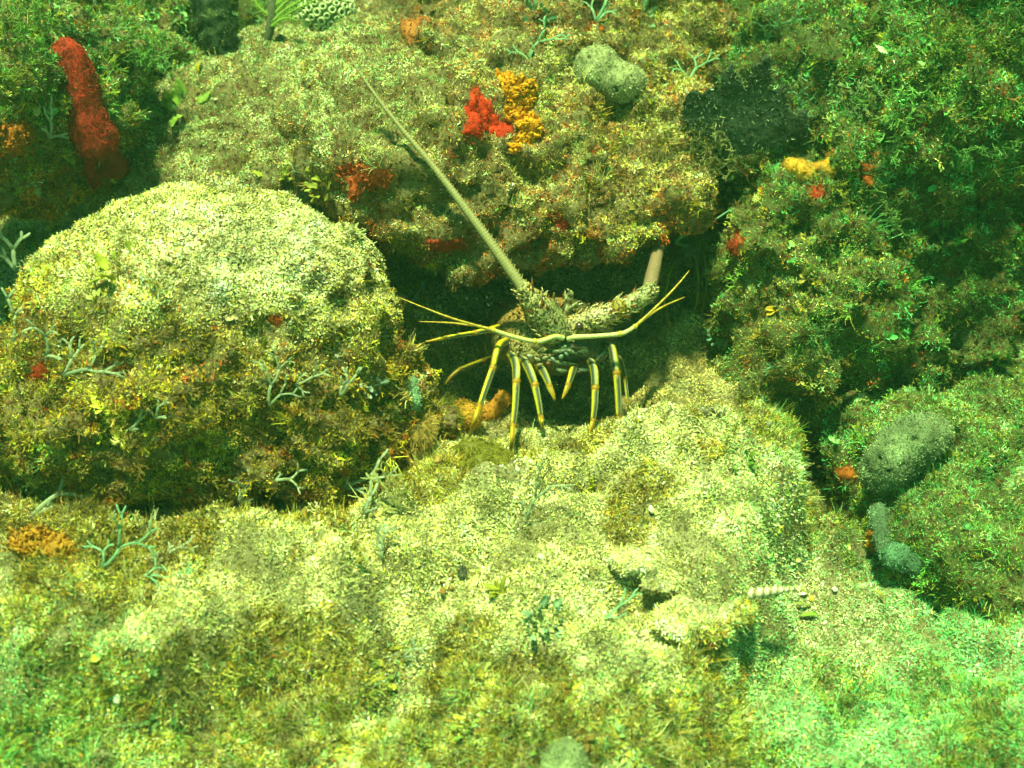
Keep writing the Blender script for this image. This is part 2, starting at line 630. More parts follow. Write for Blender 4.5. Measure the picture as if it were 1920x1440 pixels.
def rock_mesh(name, blobs, voxel=.0055, amps=((7, .022), (17, .011), (42, .006), (95, .003), (200, .0014)), seed=0, mod=None, ampfn=None, dents=(), crack=0.0):
    vs_, fs_ = [], []
    for c, r, rot in blobs:
        e = np.array(Euler([math.radians(a) for a in rot]).to_matrix())
        v = (ICO4[0] * np.array(r)) @ e.T + np.array(c)
        fs_.append(ICO4[1] + sum(len(q) for q in vs_))
        vs_.append(v)
    v = np.concatenate(vs_); f = np.concatenate(fs_)
    me = bpy.data.meshes.new(name)
    me.from_pydata(v.tolist(), [], f.tolist())
    o = bpy.data.objects.new(name, me)
    COL.objects.link(o)
    md = o.modifiers.new('fuse', 'REMESH'); md.mode = 'VOXEL'; md.voxel_size = voxel
    dg = bpy.context.evaluated_depsgraph_get()
    me2 = bpy.data.meshes.new_from_object(o.evaluated_get(dg))
    bpy.data.objects.remove(o); bpy.data.meshes.remove(me)
    v, t = mesh_np(me2)
    # even out the step pattern of the fusing, then displace
    ed = np.empty(len(me2.edges) * 2, dtype=np.int32); me2.edges.foreach_get('vertices', ed); ed = ed.reshape(-1, 2)
    deg = np.bincount(ed.ravel(), minlength=len(v))[:, None]
    for it in range(5):
        s = np.zeros_like(v)
        np.add.at(s, ed[:, 0], v[ed[:, 1]]); np.add.at(s, ed[:, 1], v[ed[:, 0]])
        v = v * .5 + .5 * s / np.maximum(deg, 1)
    for i, (fr, am) in enumerate(amps):
        n = vnormals(v, t)
        q = noise(v, fr, seed + i)
        if i in (1, 2):
            q = (np.abs(q) * 2 - .35) * -1 if False else q - .25 * np.maximum(0, -q - .12)      # deeper pits than bumps
        v = v + n * (am * 1.6 * q * (ampfn(v) if ampfn else 1.0))[:, None]
        if mod and i == 0:
            v = mod(v)
    if crack:
        # a web of grooves that breaks the mass into ledges and lumps
        n = vnormals(v, t)
        w_ = v + .02 * np.stack([noise(v, 22, seed + 40), noise(v, 22, seed + 41), noise(v, 22, seed + 42)], 1)
        g_ = np.exp(-(noise(w_, 11, seed + 43) / .055) ** 2) * .9 + np.exp(-(noise(w_, 24, seed + 44) / .06) ** 2) * .5
        g_ = g_ * sstep(-.25, .2, noise(v, 6, seed + 45))
        v = v - n * (crack * g_ * (ampfn(v) if ampfn else 1.0))[:, None]
    if dents:
        # holes and cracks: (px, py, radius in px, depth[, stretch along x])
        px, py, d = project(v)
        for q in dents:
            m = (np.abs(px - q[0]) < 16) & (np.abs(py - q[1]) < 16)
            if not m.any(): continue
            j = np.where(m)[0][np.argmin(d[m])]
            n = vnormals(v, t)
            R = q[2] / FPX * d[j]
            dv = v - v[j]
            dv[:, 0] /= (q[4] if len(q) > 4 else 1.0)
            r = np.linalg.norm(dv, axis=1) * (1 + .5 * noise(v, 55, seed + q[0]))
            v = v - n[j] * (q[3] * np.exp(-(r / R) ** 4))[:, None]
    me2.vertices.foreach_set('co', v.astype(np.float32).ravel())
    me2.update()
    me2.name = name
    return me2


def rock(name, blobs, mat, loc=None, **kw):
    me = rock_mesh(name, blobs, **kw)
    loc = Vector(loc if loc is not None else blobs[0][0])
    v, t = mesh_np(me)
    me.vertices.foreach_set('co', (v - np.array(loc)).astype(np.float32).ravel())
    me.update()
    o = link(name, me, mat)
    o.location = loc
    return o


# ------------------------------------------------------------------ seabed: one sheet, with the raised shelf in front of the den
def ground_height(x, y):
    p = np.stack([x, y, np.zeros_like(x)], 1)
    edge = np.interp(y, [-.40, -.29, -.22, -.17, -.05, .05, .2], [.06, .10, .125, .15, .195, .21, .22])
    edge = edge + .018 * noise(p, 16, 21) + .008 * noise(p, 45, 22)
    drop = np.interp(y, [-.40, -.30, -.2, -.10, .1], [.012, .018, .055, .085, .09])
    m = sstep(-.016, .016, x - edge)
    z = np.interp(y, [-.5, -.29, -.12, -.04, .05, .12, .3, .6, 1.5, 20], [-.13, -.062, -.022, -.012, -.028, -.03, 0.0, .05, .0, .0])
    # hollow of the den floor between the lobster's legs
    den = np.exp(-(((x - .032) / .085) ** 4 + ((y - .055) / .085) ** 4))
    z = z - .026 * den
    # a swell in front of the den on the right
    z = z + .022 * np.exp(-(((x - .12) / .07) ** 2 + ((y + .075) / .06) ** 2))
    z = z + .018 * np.exp(-(((x + .28) / .14) ** 2 + ((y + .22) / .08) ** 2))
    z = z - drop * m
    # trench under the boulder and at its left
    z = z - .050 * np.exp(-(((x + .20) / .14) ** 4 + ((y + .005) / .095) ** 4))
    z = z - .05 * np.exp(-(((x + .33) / .07) ** 2 + ((y + .02) / .05) ** 2)) - .05 * np.exp(-(((x + .40) / .10) ** 2 + ((y - .10) / .08) ** 2))
    # the right bank climbs again
    z = z + .10 * sstep(.22, .46, x) * sstep(-.45, .1, y)
    near = np.exp(-((x / .9) ** 2 + (y / .9) ** 2))
    rough = (1 - .6 * np.exp(-(((x - .04) / .12) ** 2 + ((y + .02) / .07) ** 2))) * (1 - .8 * m * np.exp(-(((x - .20) / .055) ** 2 + ((y + .155) / .06) ** 2)))
    z = z + rough * (.030 * noise(p, 9, 31) + .032 * noise(p, 21, 32) + .012 * noise(p, 50, 33) + .005 * noise(p, 105, 34)) * (.3 + .7 * near)
    # hollows at the lower left
    for hx, hy, hr, hd in ((-.115, -.245, .022, .022), (-.17, -.285, .03, .025), (-.06, -.21, .02, .016), (.075, -.19, .016, .018), (-.26, -.25, .025, .014)):
        z = z - hd * np.exp(-(((x - hx) / (hr * 1.5)) ** 2 + ((y - hy) / hr) ** 2))
    wq = p + .02 * np.stack([noise(p, 20, 46), noise(p, 20, 47), 0 * x], 1)
    z = z - rough * .013 * np.exp(-(noise(wq, 12, 48) / .06) ** 2) * sstep(-.1, .2, noise(p, 7, 49))
    pit = noise(p, 30, 36)
    z = z - rough * .012 * np.maximum(0, pit - .22) * 2
    z = z - (1 - near) * .05 + .25 * (1 - near) * noise(p, 1.1, 37)
    return z


gx = np.concatenate([-np.geomspace(9, .62, 22), np.arange(-.58, .5801, .004), np.geomspace(.62, 9, 22)])
gy = np.concatenate([-np.geomspace(9, .52, 22), np.arange(-.48, .40, .004), np.arange(.40, .9, .012), np.geomspace(.95, 9, 22)])
GX, GY = np.meshgrid(gx, gy)
gz = ground_height(GX.ravel(), GY.ravel())
gv = np.stack([GX.ravel(), GY.ravel(), gz], 1)
nx, ny = len(gx), len(gy)
ii = (np.arange(ny - 1)[:, None] * nx + np.arange(nx - 1)[None, :]).ravel()
gf = np.stack([ii, ii + 1, ii + nx + 1, ii + nx], 1)
me = bpy.data.meshes.new('seabed')
me.from_pydata(gv.tolist(), [], gf.tolist())
me.update()
seabed = tag(link('seabed', me, MAT_BED), 'pale sediment covered seabed rising to a shelf before the den', kind='structure')


def gh(x, y):
    return float(ground_height(np.array([x]), np.array([y]))[0])


def on_ground(px, py, lift=0.0):
    """where the ray of a pixel meets the seabed"""
    lo, hi = .3, 2.5
    d = .3
    while d < 2.5:
        q = P(px, py, d)
        if q.z < gh(q.x, q.y): break
        d += .01
    lo, hi = d - .01, d
    for _ in range(12):
        m = (lo + hi) / 2; q = P(px, py, m)
        if q.z < gh(q.x, q.y): hi = m
        else: lo = m
    q = P(px, py, hi); q.z += lift
    return q


# the reef mass behind and above the den
AM = ((7, .018), (15, .015), (42, .0075), (95, .0055))
ledge = rock('reef_ledge', [
    blob(P(960, 238, .940), (.165, .135, .043), (25, 5, 2)),
    blob(P(1110, 285, .925), (.075, .070, .030), (24, 0, 0)),
    blob(P(775, 222, .905), (.072, .080, .028), (22, 2, -10)),
    blob(P(570, 235, 1.04), (.16, .13, .060), (26, -4, 0)),
    blob(P(430, 420, 1.06), (.12, .09, .10)),
    blob(P(1120, 60, 1.12), (.17, .14, .12), (25, 0, 0)),
    blob(P(860, 60, 1.24), (.16, .13, .08)),
    blob(P(960, 400, 1.36), (.42, .14, .20)),
], MAT_ROCK, seed=1, amps=AM, ampfn=lambda v: .5 + .5 * sstep(-.14, -.04, v[:, 0]),
    crack=.012, dents=((975, 312, 34, .022, 1.8), (1170, 195, 22, .02, 1.6), (830, 75, 28, .025, 1.6), (1075, 175, 14, .014), (640, 330, 16, .012, 2), (1215, 330, 26, .02), (760, 330, 18, .012, 1.5), (1120, 300, 16, .012), (1250, 130, 24, .02), (880, 330, 14, .010)))
tag(ledge, kind='structure')
backing = rock('reef_slope', [
    blob(P(960, 60, 1.75), (1.0, .32, .30)),
    blob(P(420, 20, 1.42), (.30, .16, .13)),
    blob(P(1250, -150, 1.35), (.35, .2, .2)),
], MAT_ROCK_G, seed=9, voxel=.012, amps=((4, .04), (10, .022), (26, .010), (60, .005)))
tag(backing, kind='structure')
right_wall = rock('reef_wall', [
    blob(P(1470, 600, .96), (.060, .085, .115), (10, 0, 0)),
    blob(P(1560, 240, 1.08), (.15, .13, .14), (20, 0, 0)),
    blob(P(1400, 170, 1.10), (.12, .10, .09)),
    blob(P(1760, 310, .99), (.105, .10, .125), (15, 0, 0)),
    blob(P(1690, 620, 1.02), (.09, .10, .10)),
    blob(P(1950, 60, 1.0), (.14, .12, .13)),
    blob(P(1640, 800, 1.0), (.085, .07, .06)),
    blob(P(1590, 480, 1.03), (.10, .09, .12)),
    blob(P(1720, 470, 1.04), (.10, .09, .11)),
    blob(P(1690, 720, 1.14), (.12, .10, .12)),
    blob(P(1980, 640, 1.40), (.16, .1, .25)),
], MAT_ROCK_G, seed=14, amps=((7, .016), (17, .014), (42, .011), (95, .0055)),
    crack=.015, dents=((1620, 700, 42, .05), (1850, 600, 55, .05), (1600, 120, 26, .03, 1.8), (1760, 400, 36, .035, 1.6), (1870, 420, 40, .04), (1660, 560, 30, .03), (1540, 560, 18, .018), (1430, 520, 18, .014, .6), (1500, 760, 20, .015), (1700, 150, 26, .03, 2), (1820, 200, 26, .03)))
tag(right_wall, kind='structure')
# unseen rock added out of view, shaped to keep the sun off the right side
shade_rock = rock('added_shade_rock', [
    blob((.66, .40, .86), (.44, .50, .13)),
    blob((.80, .45, .45), (.20, .40, .45)),
    blob((.95, .2, .2), (.25, .5, .4)),
], MAT_ROCK_G, seed=52, voxel=.02, amps=((3, .06), (7, .04), (17, .02)))
tag(shade_rock, kind='structure')
left_rock = rock('reef_rock', [
    blob(P(20, 165, .95), (.105, .10, .072), (12, 0, 0)),
    blob(P(190, 90, 1.10), (.13, .11, .085), (10, 0, 0)),
    blob(P(-150, 230, .90), (.10, .12, .065)),
    blob(P(100, 330, 1.24), (.24, .10, .16)),
], MAT_ROCK, seed=21, amps=AM, crack=.015)
tag(left_rock, 'shaggy orange brown reef rock overhanging a dark hollow at the left edge', 'rock')

boulder = rock('boulder', [
    blob(P(395, 640, .84), (.126, .120, .102), (0, 2, 0)),
    blob(P(215, 750, .82), (.105, .09, .062)),
    blob(P(560, 745, .83), (.078, .09, .054)),
    blob(P(720, 775, .85), (.045, .055, .042), (0, 25, 0)),
], MAT_ROCK, seed=31, amps=((6, .009), (17, .008), (42, .008), (95, .005)), ampfn=lambda v: 1.15 - .65 * sstep(.045, .115, v[:, 2]),
    crack=.009, dents=((592, 712, 15, .016, 1.4), (310, 695, 34, .014, 1.6), (575, 560, 22, .008, .6), (440, 860, 24, .016, 1.6), (180, 850, 30, .018, 1.8), (690, 770, 18, .014), (250, 620, 14, .008, 1.8), (620, 860, 24, .016, 1.5)))
tag(boulder, 'big rounded boulder left of the lobster, pale top and shaggy brown sides', 'boulder')

mound = rock('reef_rock', [
    blob(P(1790, 1000, .85), (.070, .085, .045), (0, 16, 20)),
    blob(P(1720, 880, .89), (.060, .06, .050)),
    blob(P(1900, 860, .92), (.08, .08, .055)),
], MAT_ROCK_G, seed=41, amps=((7, .008), (17, .007), (42, .007), (95, .004)))
tag(mound, 'low green turfed rock undercut over the sand at lower right', 'rock')
build_depth([seabed, ledge, backing, right_wall, left_rock, boulder, mound])
# ------------------------------------------------------------------ finding the surface under a pixel
from mathutils.bvhtree import BVHTree
_tv, _tt, _off = [], [], 0
for o_ in (seabed, ledge, backing, right_wall, left_rock, boulder, mound):
    v_, t_ = mesh_np(o_.data)
    _tv.append(v_ + np.array(o_.location)); _tt.append(t_ + _off); _off += len(v_)
BVH = BVHTree.FromPolygons(np.concatenate(_tv).tolist(), np.concatenate(_tt).tolist())


def hit(px, py, default=.95):
    d = (P(px, py, 1.0) - CAM).normalized()
    loc, nrm, idx, dist = BVH.ray_cast(CAM, d)
    if loc is None:
        return P(px, py, default), Vector((0, 0, 1)), default
    return loc, nrm, (loc - CAM).dot(FWD)


MM = .001


def px2m(r, d):
    return r / FPX * d


def catmull(pts, n):
    """pts: list of tuples (any length) -> n samples per span"""
    a = np.array(pts, dtype=float)
    a = np.concatenate([[2 * a[0] - a[1]], a, [2 * a[-1] - a[-2]]])
    out = []
    for i in range(1, len(a) - 2):
        for k in range(n):
            t = k / n
            out.append(.5 * ((2 * a[i]) + (-a[i - 1] + a[i + 1]) * t + (2 * a[i - 1] - 5 * a[i] + 4 * a[i + 1] - a[i + 2]) * t * t + (-a[i - 1] + 3 * a[i] - 3 * a[i + 1] + a[i + 2]) * t ** 3))
    out.append(a[-2])
    return np.array(out)


class Build:
    """collects faces with a colour per vertex, then links them as one mesh"""

    def __init__(self):
        self.v, self.f, self.c = [], [], []

    def tube(self, pts, radii, n=10, col=(1, 1, 1), flat=1.0, front=None, cap=True):
        """pts: world points; radii: per point; col: colour or fn(angle 0..1, t 0..1) with angle 0 towards front"""
        pts = [Vector(p) for p in pts]
        m = len(pts)
        fr = Vector(front) if front is not None else (CAM - pts[0]).normalized()
        base = len(self.v)
        for i, p in enumerate(pts):
            tg = (pts[min(i + 1, m - 1)] - pts[max(i - 1, 0)])
            tg = tg.normalized() if tg.length > 1e-9 else Vector((0, 0, 1))
            fr = fr - tg * fr.dot(tg)
            fr = fr.normalized() if fr.length > 1e-6 else tg.orthogonal().normalized()
            sd = tg.cross(fr)
            for k in range(n):
                a = 2 * math.pi * k / n
                self.v.append(p + (fr * math.cos(a) * flat + sd * math.sin(a)) * radii[i])
                self.c.append(col(k / n, i / max(m - 1, 1)) if callable(col) else col)
            if i:
                b0 = base + (i - 1) * n
                for k in range(n):
                    self.f.append((b0 + k, b0 + (k + 1) % n, b0 + n + (k + 1) % n, b0 + n + k))
        if cap:
            self.f.append(tuple(base + k for k in range(n))[::-1])
            self.f.append(tuple(base + (m - 1) * n + k for k in range(n)))
        return self

    def cone(self, p, d, l, r, col, n=5, bend=None):
        p, d = Vector(p), Vector(d).normalized()
        b = Vector(bend) if bend is not None else Vector((0, 0, 0))
        return self.tube([p - d * l * .12, p + d * l * .45 + b * l * .15, p + d * l + b * l * .5], [r, r * .62, r * .08], n, col)

    def ball(self, c, r, col, sub=2, scale=(1, 1, 1), rot=(0, 0, 0), bump=0.0, seed=0):
        bv, bf = ico(sub)
        e = np.array(Euler(rot).to_matrix())
        q = bv
        if bump:
            q = bv * (1 + bump * noise(bv, 1.7, seed))[:, None]
        q = (q * np.array(scale) * r) @ e.T + np.array(c)
        o = len(self.v)
        self.v += [Vector(x) for x in q]
        self.c += [col(x) if callable(col) else col for x in bv]
        self.f += [tuple(int(i) + o for i in f) for f in bf]
        return self

    def build(self, name, mat, parent=None, origin=None, smooth=True):
        me = bpy.data.meshes.new(name)
        org = Vector(origin) if origin is not None else Vector((0, 0, 0))
        me.from_pydata([tuple(Vector(p) - org) for p in self.v], [], self.f)
        at = me.color_attributes.new('paint', 'FLOAT_COLOR', 'POINT')
        c = np.ones((len(self.v), 4), dtype=np.float32)
        c[:, :3] = np.array(self.c, dtype=np.float32)[:, :3]
        at.data.foreach_set('color', c.ravel())
        me.update()
        o = link(name, me, mat, None, smooth)
        o.location = org
        if parent:
            o.parent = parent
            o.matrix_parent_inverse = parent.matrix_basis.inverted()
        return o


def paint_mat(name, rough=.45, spec=.4, mottle=0.0, mottle_col=(.03, .03, .02), scale=600, bump=.2, trans=0.0, kind='noise', lo=.5, hi=.6, sss=0.0):
    """colour from the mesh's own paint attribute, mottled and with fine relief"""
    m, n, b = new_mat(name)
    a = n.nodes.new('ShaderNodeAttribute'); a.attribute_name = 'paint'
    tc = n.nodes.new('ShaderNodeTexCoord')
    if kind == 'voronoi':
        t = n.nodes.new('ShaderNodeTexVoronoi'); t.feature = 'DISTANCE_TO_EDGE'; t.inputs['Scale'].default_value = scale; fac = t.outputs['Distance']
    else:
        t = n.nodes.new('ShaderNodeTexNoise'); t.inputs['Scale'].default_value = scale; t.inputs['Detail'].default_value = 5; fac = t.outputs['Fac']
    n.links.new(tc.outputs['Object'], t.inputs['Vector'])
    r = n.nodes.new('ShaderNodeValToRGB'); r.color_ramp.elements[0].position = lo; r.color_ramp.elements[1].position = hi
    n.links.new(fac, r.inputs[0])
    ml = n.nodes.new('ShaderNodeMath'); ml.operation = 'MULTIPLY'; ml.inputs[1].default_value = mottle
    n.links.new(r.outputs[0], ml.inputs[0])
    mx = n.nodes.new('ShaderNodeMixRGB'); mx.inputs[2].default_value = (*mottle_col, 1)
    n.links.new(ml.outputs[0], mx.inputs[0]); n.links.new(a.outputs['Color'], mx.inputs[1])
    n.links.new(mx.outputs[0], b.inputs['Base Color'])
    b.inputs['Roughness'].default_value = rough; b.inputs['Specular IOR Level'].default_value = spec
    if sss:
        b.inputs['Subsurface Weight'].default_value = sss; b.inputs['Subsurface Radius'].default_value = (.004, .003, .002); b.inputs['Subsurface Scale'].default_value = 1.0
    bp = n.nodes.new('ShaderNodeBump'); bp.inputs['Strength'].default_value = bump; bp.inputs['Distance'].default_value = .001
    n3 = n.nodes.new('ShaderNodeTexNoise'); n3.inputs['Scale'].default_value = scale * 1.5; n3.inputs['Detail'].default_value = 4
    n.links.new(tc.outputs['Object'], n3.inputs['Vector']); n.links.new(n3.outputs['Fac'], bp.inputs['Height']); n.links.new(bp.outputs[0], b.inputs['Normal'])
    if trans:
        tr = n.nodes.new('ShaderNodeBsdfTranslucent'); ms = n.nodes.new('ShaderNodeMixShader'); ms.inputs[0].default_value = trans
        n.links.new(mx.outputs[0], tr.inputs['Color']); n.links.new(b.outputs[0], ms.inputs[1]); n.links.new(tr.outputs[0], ms.inputs[2])
        n.links.new(ms.outputs[0], n.nodes['Material Output'].inputs['Surface'])
    return m


MAT_SHELL = paint_mat('lobster_shell', .4, .5, .92, (.022, .018, .008), 620, .6, kind='noise', lo=.49, hi=.55)
MAT_LEG = paint_mat('lobster_leg', .45, .4, .35, (.10, .075, .012), 900, .35)
MAT_SPONGE = paint_mat('sponge', .9, .1, .55, (.05, .06, .035), 700, 1.0, lo=.50, hi=.60)
MAT_REDSP = paint_mat('red_sponge', .8, .2, .45, (.22, .02, .012), 300, .7, lo=.5, hi=.68)
MAT_ORANGE = paint_mat('orange_sponge', .75, .2, .35, (.40, .11, .01), 420, .9, lo=.5, hi=.66)
MAT_ALGA = paint_mat('forked_alga', .6, .3, .3, (.22, .26, .14), 260, .2, trans=.25)
MAT_LEAFY = paint_mat('leafy_alga', .6, .3, .3, (.30, .28, .08), 300, .2, trans=.2)
MAT_WHITE = paint_mat('shell_fragment', .5, .4, .3, (.45, .42, .28), 300, .3)

# ------------------------------------------------------------------ the spiny lobster
YEL, YEL2, SLATE, PALE, RUST = (.64, .52, .014), (.38, .20, .01), (.035, .055, .038), (.46, .44, .24), (.32, .08, .015)
TAN, OLV, DKG = (0.435, 0.341, 0.145), (.14, .13, .045), (.035, .045, .022)


def polyP(pts):
    """[(px, py, d, radius_px)] -> world points, radii in metres"""
    return [P(a, b, c) for a, b, c, r in pts], [px2m(r, c) for a, b, c, r in pts]


def smooth_poly(pts, n=4):
    return [tuple(q) for q in catmull(pts, n)]


def leg_paint(dull=1.0):
    def f(a, t):
        k = int(round(a * 12)) % 12
        c = {0: SLATE, 1: YEL, 2: YEL, 3: YEL2, 4: SLATE, 5: YEL2, 6: YEL2, 7: YEL2, 8: SLATE, 9: YEL, 10: PALE, 11: SLATE}[k]
        if t > .97 or t < .04: c = YEL2
        return tuple(x * dull for x in c)
    return f


def make_leg(root, segs, dull=1.0, name='leg'):
    """segs: a list of polylines (px, py, d, r); each is one article, the last is the pointed tip"""
    b = Build()
    for s in segs[:-1]:
        q = smooth_poly(s, 4)
        p, r = polyP(q)
        r = [x * .8 for x in r]
        b.tube(p, r, 12, leg_paint(dull))
        b.ball(p[-1], r[-1] * 1.32, tuple(x * dull for x in YEL2), 1)
    o = b.build(name, MAT_LEG, root)
    p, r = polyP(smooth_poly(segs[-1], 4))
    r = [x * .88 for x in r]
    Build().tube(p, r, 10, lambda a, t: tuple(x * dull for x in ((YEL[0] * (1 - .25 * t), YEL[1] * (1 - .45 * t), YEL[2])) ) if int(a * 10) % 3 else tuple(x * dull for x in YEL2)).build('leg_tip', MAT_LEG, o)
    return o


def foot(px, py, lift=.001):
    return min(hit(px, py)[2] - lift, 1.1)


lob = empty('spiny_lobster', hit(1040, 790)[0], 'spiny lobster facing out of the den under the ledge, one long antenna raised', 'lobster')
# carapace: rings from the face back into the den
rings = [(1046, 664, .838, 18, 16), (1044, 657, .842, 50, 38), (1042, 650, .850, 82, 58), (1040, 644, .865, 104, 72), (1036, 638, .89, 116, 80), (1030, 632, .92, 120, 80),
         (1024, 622, .95, 116, 74), (1020, 612, .98, 104, 64), (1018, 604, 1.0, 70, 42)]
rings = catmull(rings, 4)
b = Build()
NR = 40
for i, (x, y, d, rw, rh) in enumerate(rings):
    for k in range(NR):
        a = 2 * math.pi * k / NR
        ca, sa = math.cos(a), math.sin(a)
        # flatter belly, a shallow groove on the crown
        hh = rh * (1.0 if sa > 0 else .82) * (1 - .05 * math.exp(-(ca / .12) ** 2) * (sa > 0))
        q = P(x + rw * ca, y - hh * sa, d)
        b.v.append(q)
        u = max(0, sa)
        tone = .5 + .5 * noise(np.array([q]), 90, 2)[0]
        c0 = np.array(OLV) * (1 - u) + np.array((.46, .25, .06)) * u if ca < .2 else np.array(DKG) * (1 - u) + np.array(OLV) * u
        b.c.append(tuple(c0 * (.7 + .7 * tone) + np.array(TAN) * .35 * max(0, -ca) * (1 - u)))
    if i:
        for k in range(NR):
            o0 = (i - 1) * NR
            b.f.append((o0 + k, o0 + (k + 1) % NR, o0 + NR + (k + 1) % NR, o0 + NR + k))
b.f.append(tuple(range(NR))[::-1])
carapace = b.build('carapace', MAT_SHELL, lob)
b = Build()
rs = random.Random(3)
for i in range(60):
    rr = rings[rs.randrange(6, len(rings) - 6)]
    a = rs.uniform(.15, .98) * math.pi if rs.random() < .8 else rs.uniform(-.4, 0) * math.pi + math.pi
    q = P(rr[0] + rr[3] * math.cos(a), rr[1] - rr[4] * math.sin(a), rr[2])
    dn = (RGT * math.cos(a) + UPV * math.sin(a) - FWD * .9).normalized()
    l = rs.uniform(.003, .0065)
    b.cone(q, dn, l, l * .28, (.55, .40, .16) if rs.random() < .6 else RUST, 5, -FWD * .6)
b.build('carapace_spines', MAT_SHELL, carapace)
# face plate between the feelers and the mouth
b = Build()
b.ball(P(1062, 664, .850), .016, lambda x: (.05 + .04 * x[2], .085 + .05 * x[2], .045), 3, (1.45, .6, .75), (PITCH * -1, 0, .1), .3, 4)
for (x0, y0, x1, y1) in ((1010, 660, 1098, 652), (1014, 672, 1085, 684), (1040, 645, 1100, 668), (1035, 690, 1070, 696)):
    b.tube([P(x0, y0, .836), P((x0 + x1) / 2, (y0 + y1) / 2 + 3, .831), P(x1, y1, .838)], [px2m(3, .83), px2m(5, .83), px2m(2, .83)], 8, (.09, .13, .06))
b.build('face_plate', MAT_SHELL, lob)
b = Build()
for (x, y, w, h, an, c) in ((993, 668, 7, 5, .3, (.6, .62, .5)), (1008, 674, 8, 4, .5, PALE), (1022, 671, 8, 4, -.4, PALE), (1037, 674, 7, 4, .9, (.5, .6, .5)), (1052, 669, 6, 5, -.9, (.35, .5, .38)),
                            (1062, 664, 6, 4, .8, (.2, .38, .25)), (1012, 684, 8, 4, -.3, TAN), (1028, 682, 6, 5, .2, RUST), (1060, 650, 4, 4, 0, (.2, .45, .3)), (1003, 650, 8, 12, -.6, TAN)):
    b.ball(P(x, y, .828 if y > 655 else .832), px2m(.9, .83), tuple(k_ * .5 for k_ in c), 2, (w, 4, h), (0, an, 0))
b.build('mouth_plates', MAT_LEG, lob)
# eyes on short stalks
for ex, ey in ((1002, 607), (1086, 612)):
    e = Build().ball(P(ex, ey, .833), px2m(8, .833), (.05, .03, .02), 3).build('eye', paint_mat('lobster_eye', .12, .7), lob)
    Build().tube([P(ex + (1040 - ex) * .45, ey + 14, .848), P(ex, ey + 3, .836)], [px2m(8, .84), px2m(7, .84)], 10, (.35, .22, .06)).build('eye_stalk', MAT_SHELL, e)
# horns over the eyes and the fan of spines behind them
for pts in (((1036, 590, .842, 9), (1028, 570, .838, 7), (1022, 556, .834, 5), (1027, 545, .829, 1)),
            ((1062, 588, .842, 9), (1066, 566, .838, 7), (1071, 551, .834, 5), (1064, 542, .829, 1))):
    p, r = polyP(smooth_poly(pts, 4))
    Build().tube(p, r, 10, lambda a, t: (.62, .55, .34) if int(t * 7) % 2 else (.16, .09, .04)).build('horn', MAT_LEG, lob)
b = Build()
for (x, y, dx, dy, l) in ((1046, 578, -.3, 1, 24), (1055, 575, .25, 1, 30), (1068, 578, .9, .8, 24), (1076, 574, 1, .35, 20), (1018, 580, -.7, .9, 18), (1084, 590, .5, 1, 16), (1060, 560, -.2, 1, 18), (1040, 568, -.6, .6, 14)):
    b.cone(P(x, y, .838), RGT * dx + UPV * dy - FWD * .5, px2m(l, .84), px2m(4.5, .84), PALE if l > 17 else (.4, .26, .1), 6, RGT * .3)
b.ball(P(1052, 588, .845), px2m(26, .845), (.30, .24, .12), 3, (1, .7, .7), (0, 0, 0), .2, 3)
b.build('rostral_spines', MAT_SHELL, lob)


def peduncle(segs, spines, seed):
    b = Build()
    rr = random.Random(seed)
    for s, c in segs:
        p, r = polyP(smooth_poly(s, 5))
        b.tube(p, r, 18, lambda a, t, c=c: tuple(np.array(c) * (.75 + .5 * rr.random())))
        b.ball(p[-1], r[-1] * 1.06, tuple(np.array(c) * .9), 2)
        for k in range(spines):
            t = rr.randrange(len(p)); a = rr.uniform(-1.9, 1.9)
            tg = (p[min(t + 1, len(p) - 1)] - p[max(t - 1, 0)]).normalized()
            fr = (CAM - p[t]).normalized(); fr = (fr - tg * fr.dot(tg)).normalized(); sd = tg.cross(fr)
            n_ = fr * math.cos(a) + sd * math.sin(a)
            l = rr.uniform(.0022, .005)
            b.cone(p[t] + n_ * r[t] * .9, n_ + tg * .9, l, l * .3, (.62, .50, .22) if rr.random() < .7 else RUST, 5, tg)
    return b


def flagellum(name, pts, parent, ring=.0021, cols=((.36, .31, .15), (.10, .07, .03))):
    """a stiff ringed whip"""
    q = catmull(pts, 60)
    p, r = polyP([tuple(x) for x in q])
    L = [0]
    for i in range(1, len(p)): L.append(L[-1] + (p[i] - p[i - 1]).length)
    n = max(30, int(L[-1] / (ring * .5)))
    s = np.linspace(0, L[-1], n)
    pp = np.stack([np.interp(s, L, [x[k] for x in p]) for k in range(3)], 1)
    rr = np.interp(s, L, r)
    rr = rr * np.where(np.arange(n) % 2 == 0, 1.06, .93)
    b = Build().tube([Vector(x) for x in pp], list(rr), 10, lambda a, t: cols[0] if int(round(t * (n - 1))) % 2 == 0 else (cols[1] if .1 < a < .9 else tuple(np.array(cols[0]) * .7)))
    # spinelets along both edges
    rg = random.Random(5)
    for i in range(0, n, 4):
        if rr[i] > .0012:
            tg = Vector(pp[min(i + 1, n - 1)] - pp[max(i - 1, 0)]).normalized()
            sd = tg.cross((CAM - Vector(pp[i])).normalized())
            for sg in (-1, 1):
                b.cone(Vector(pp[i]) + sd * sg * rr[i] * .9, sd * sg + tg * 1.2, rr[i] * .55, rr[i] * .16, (.28, .22, .08), 4)
    return b.build(name, MAT_LEG, parent)


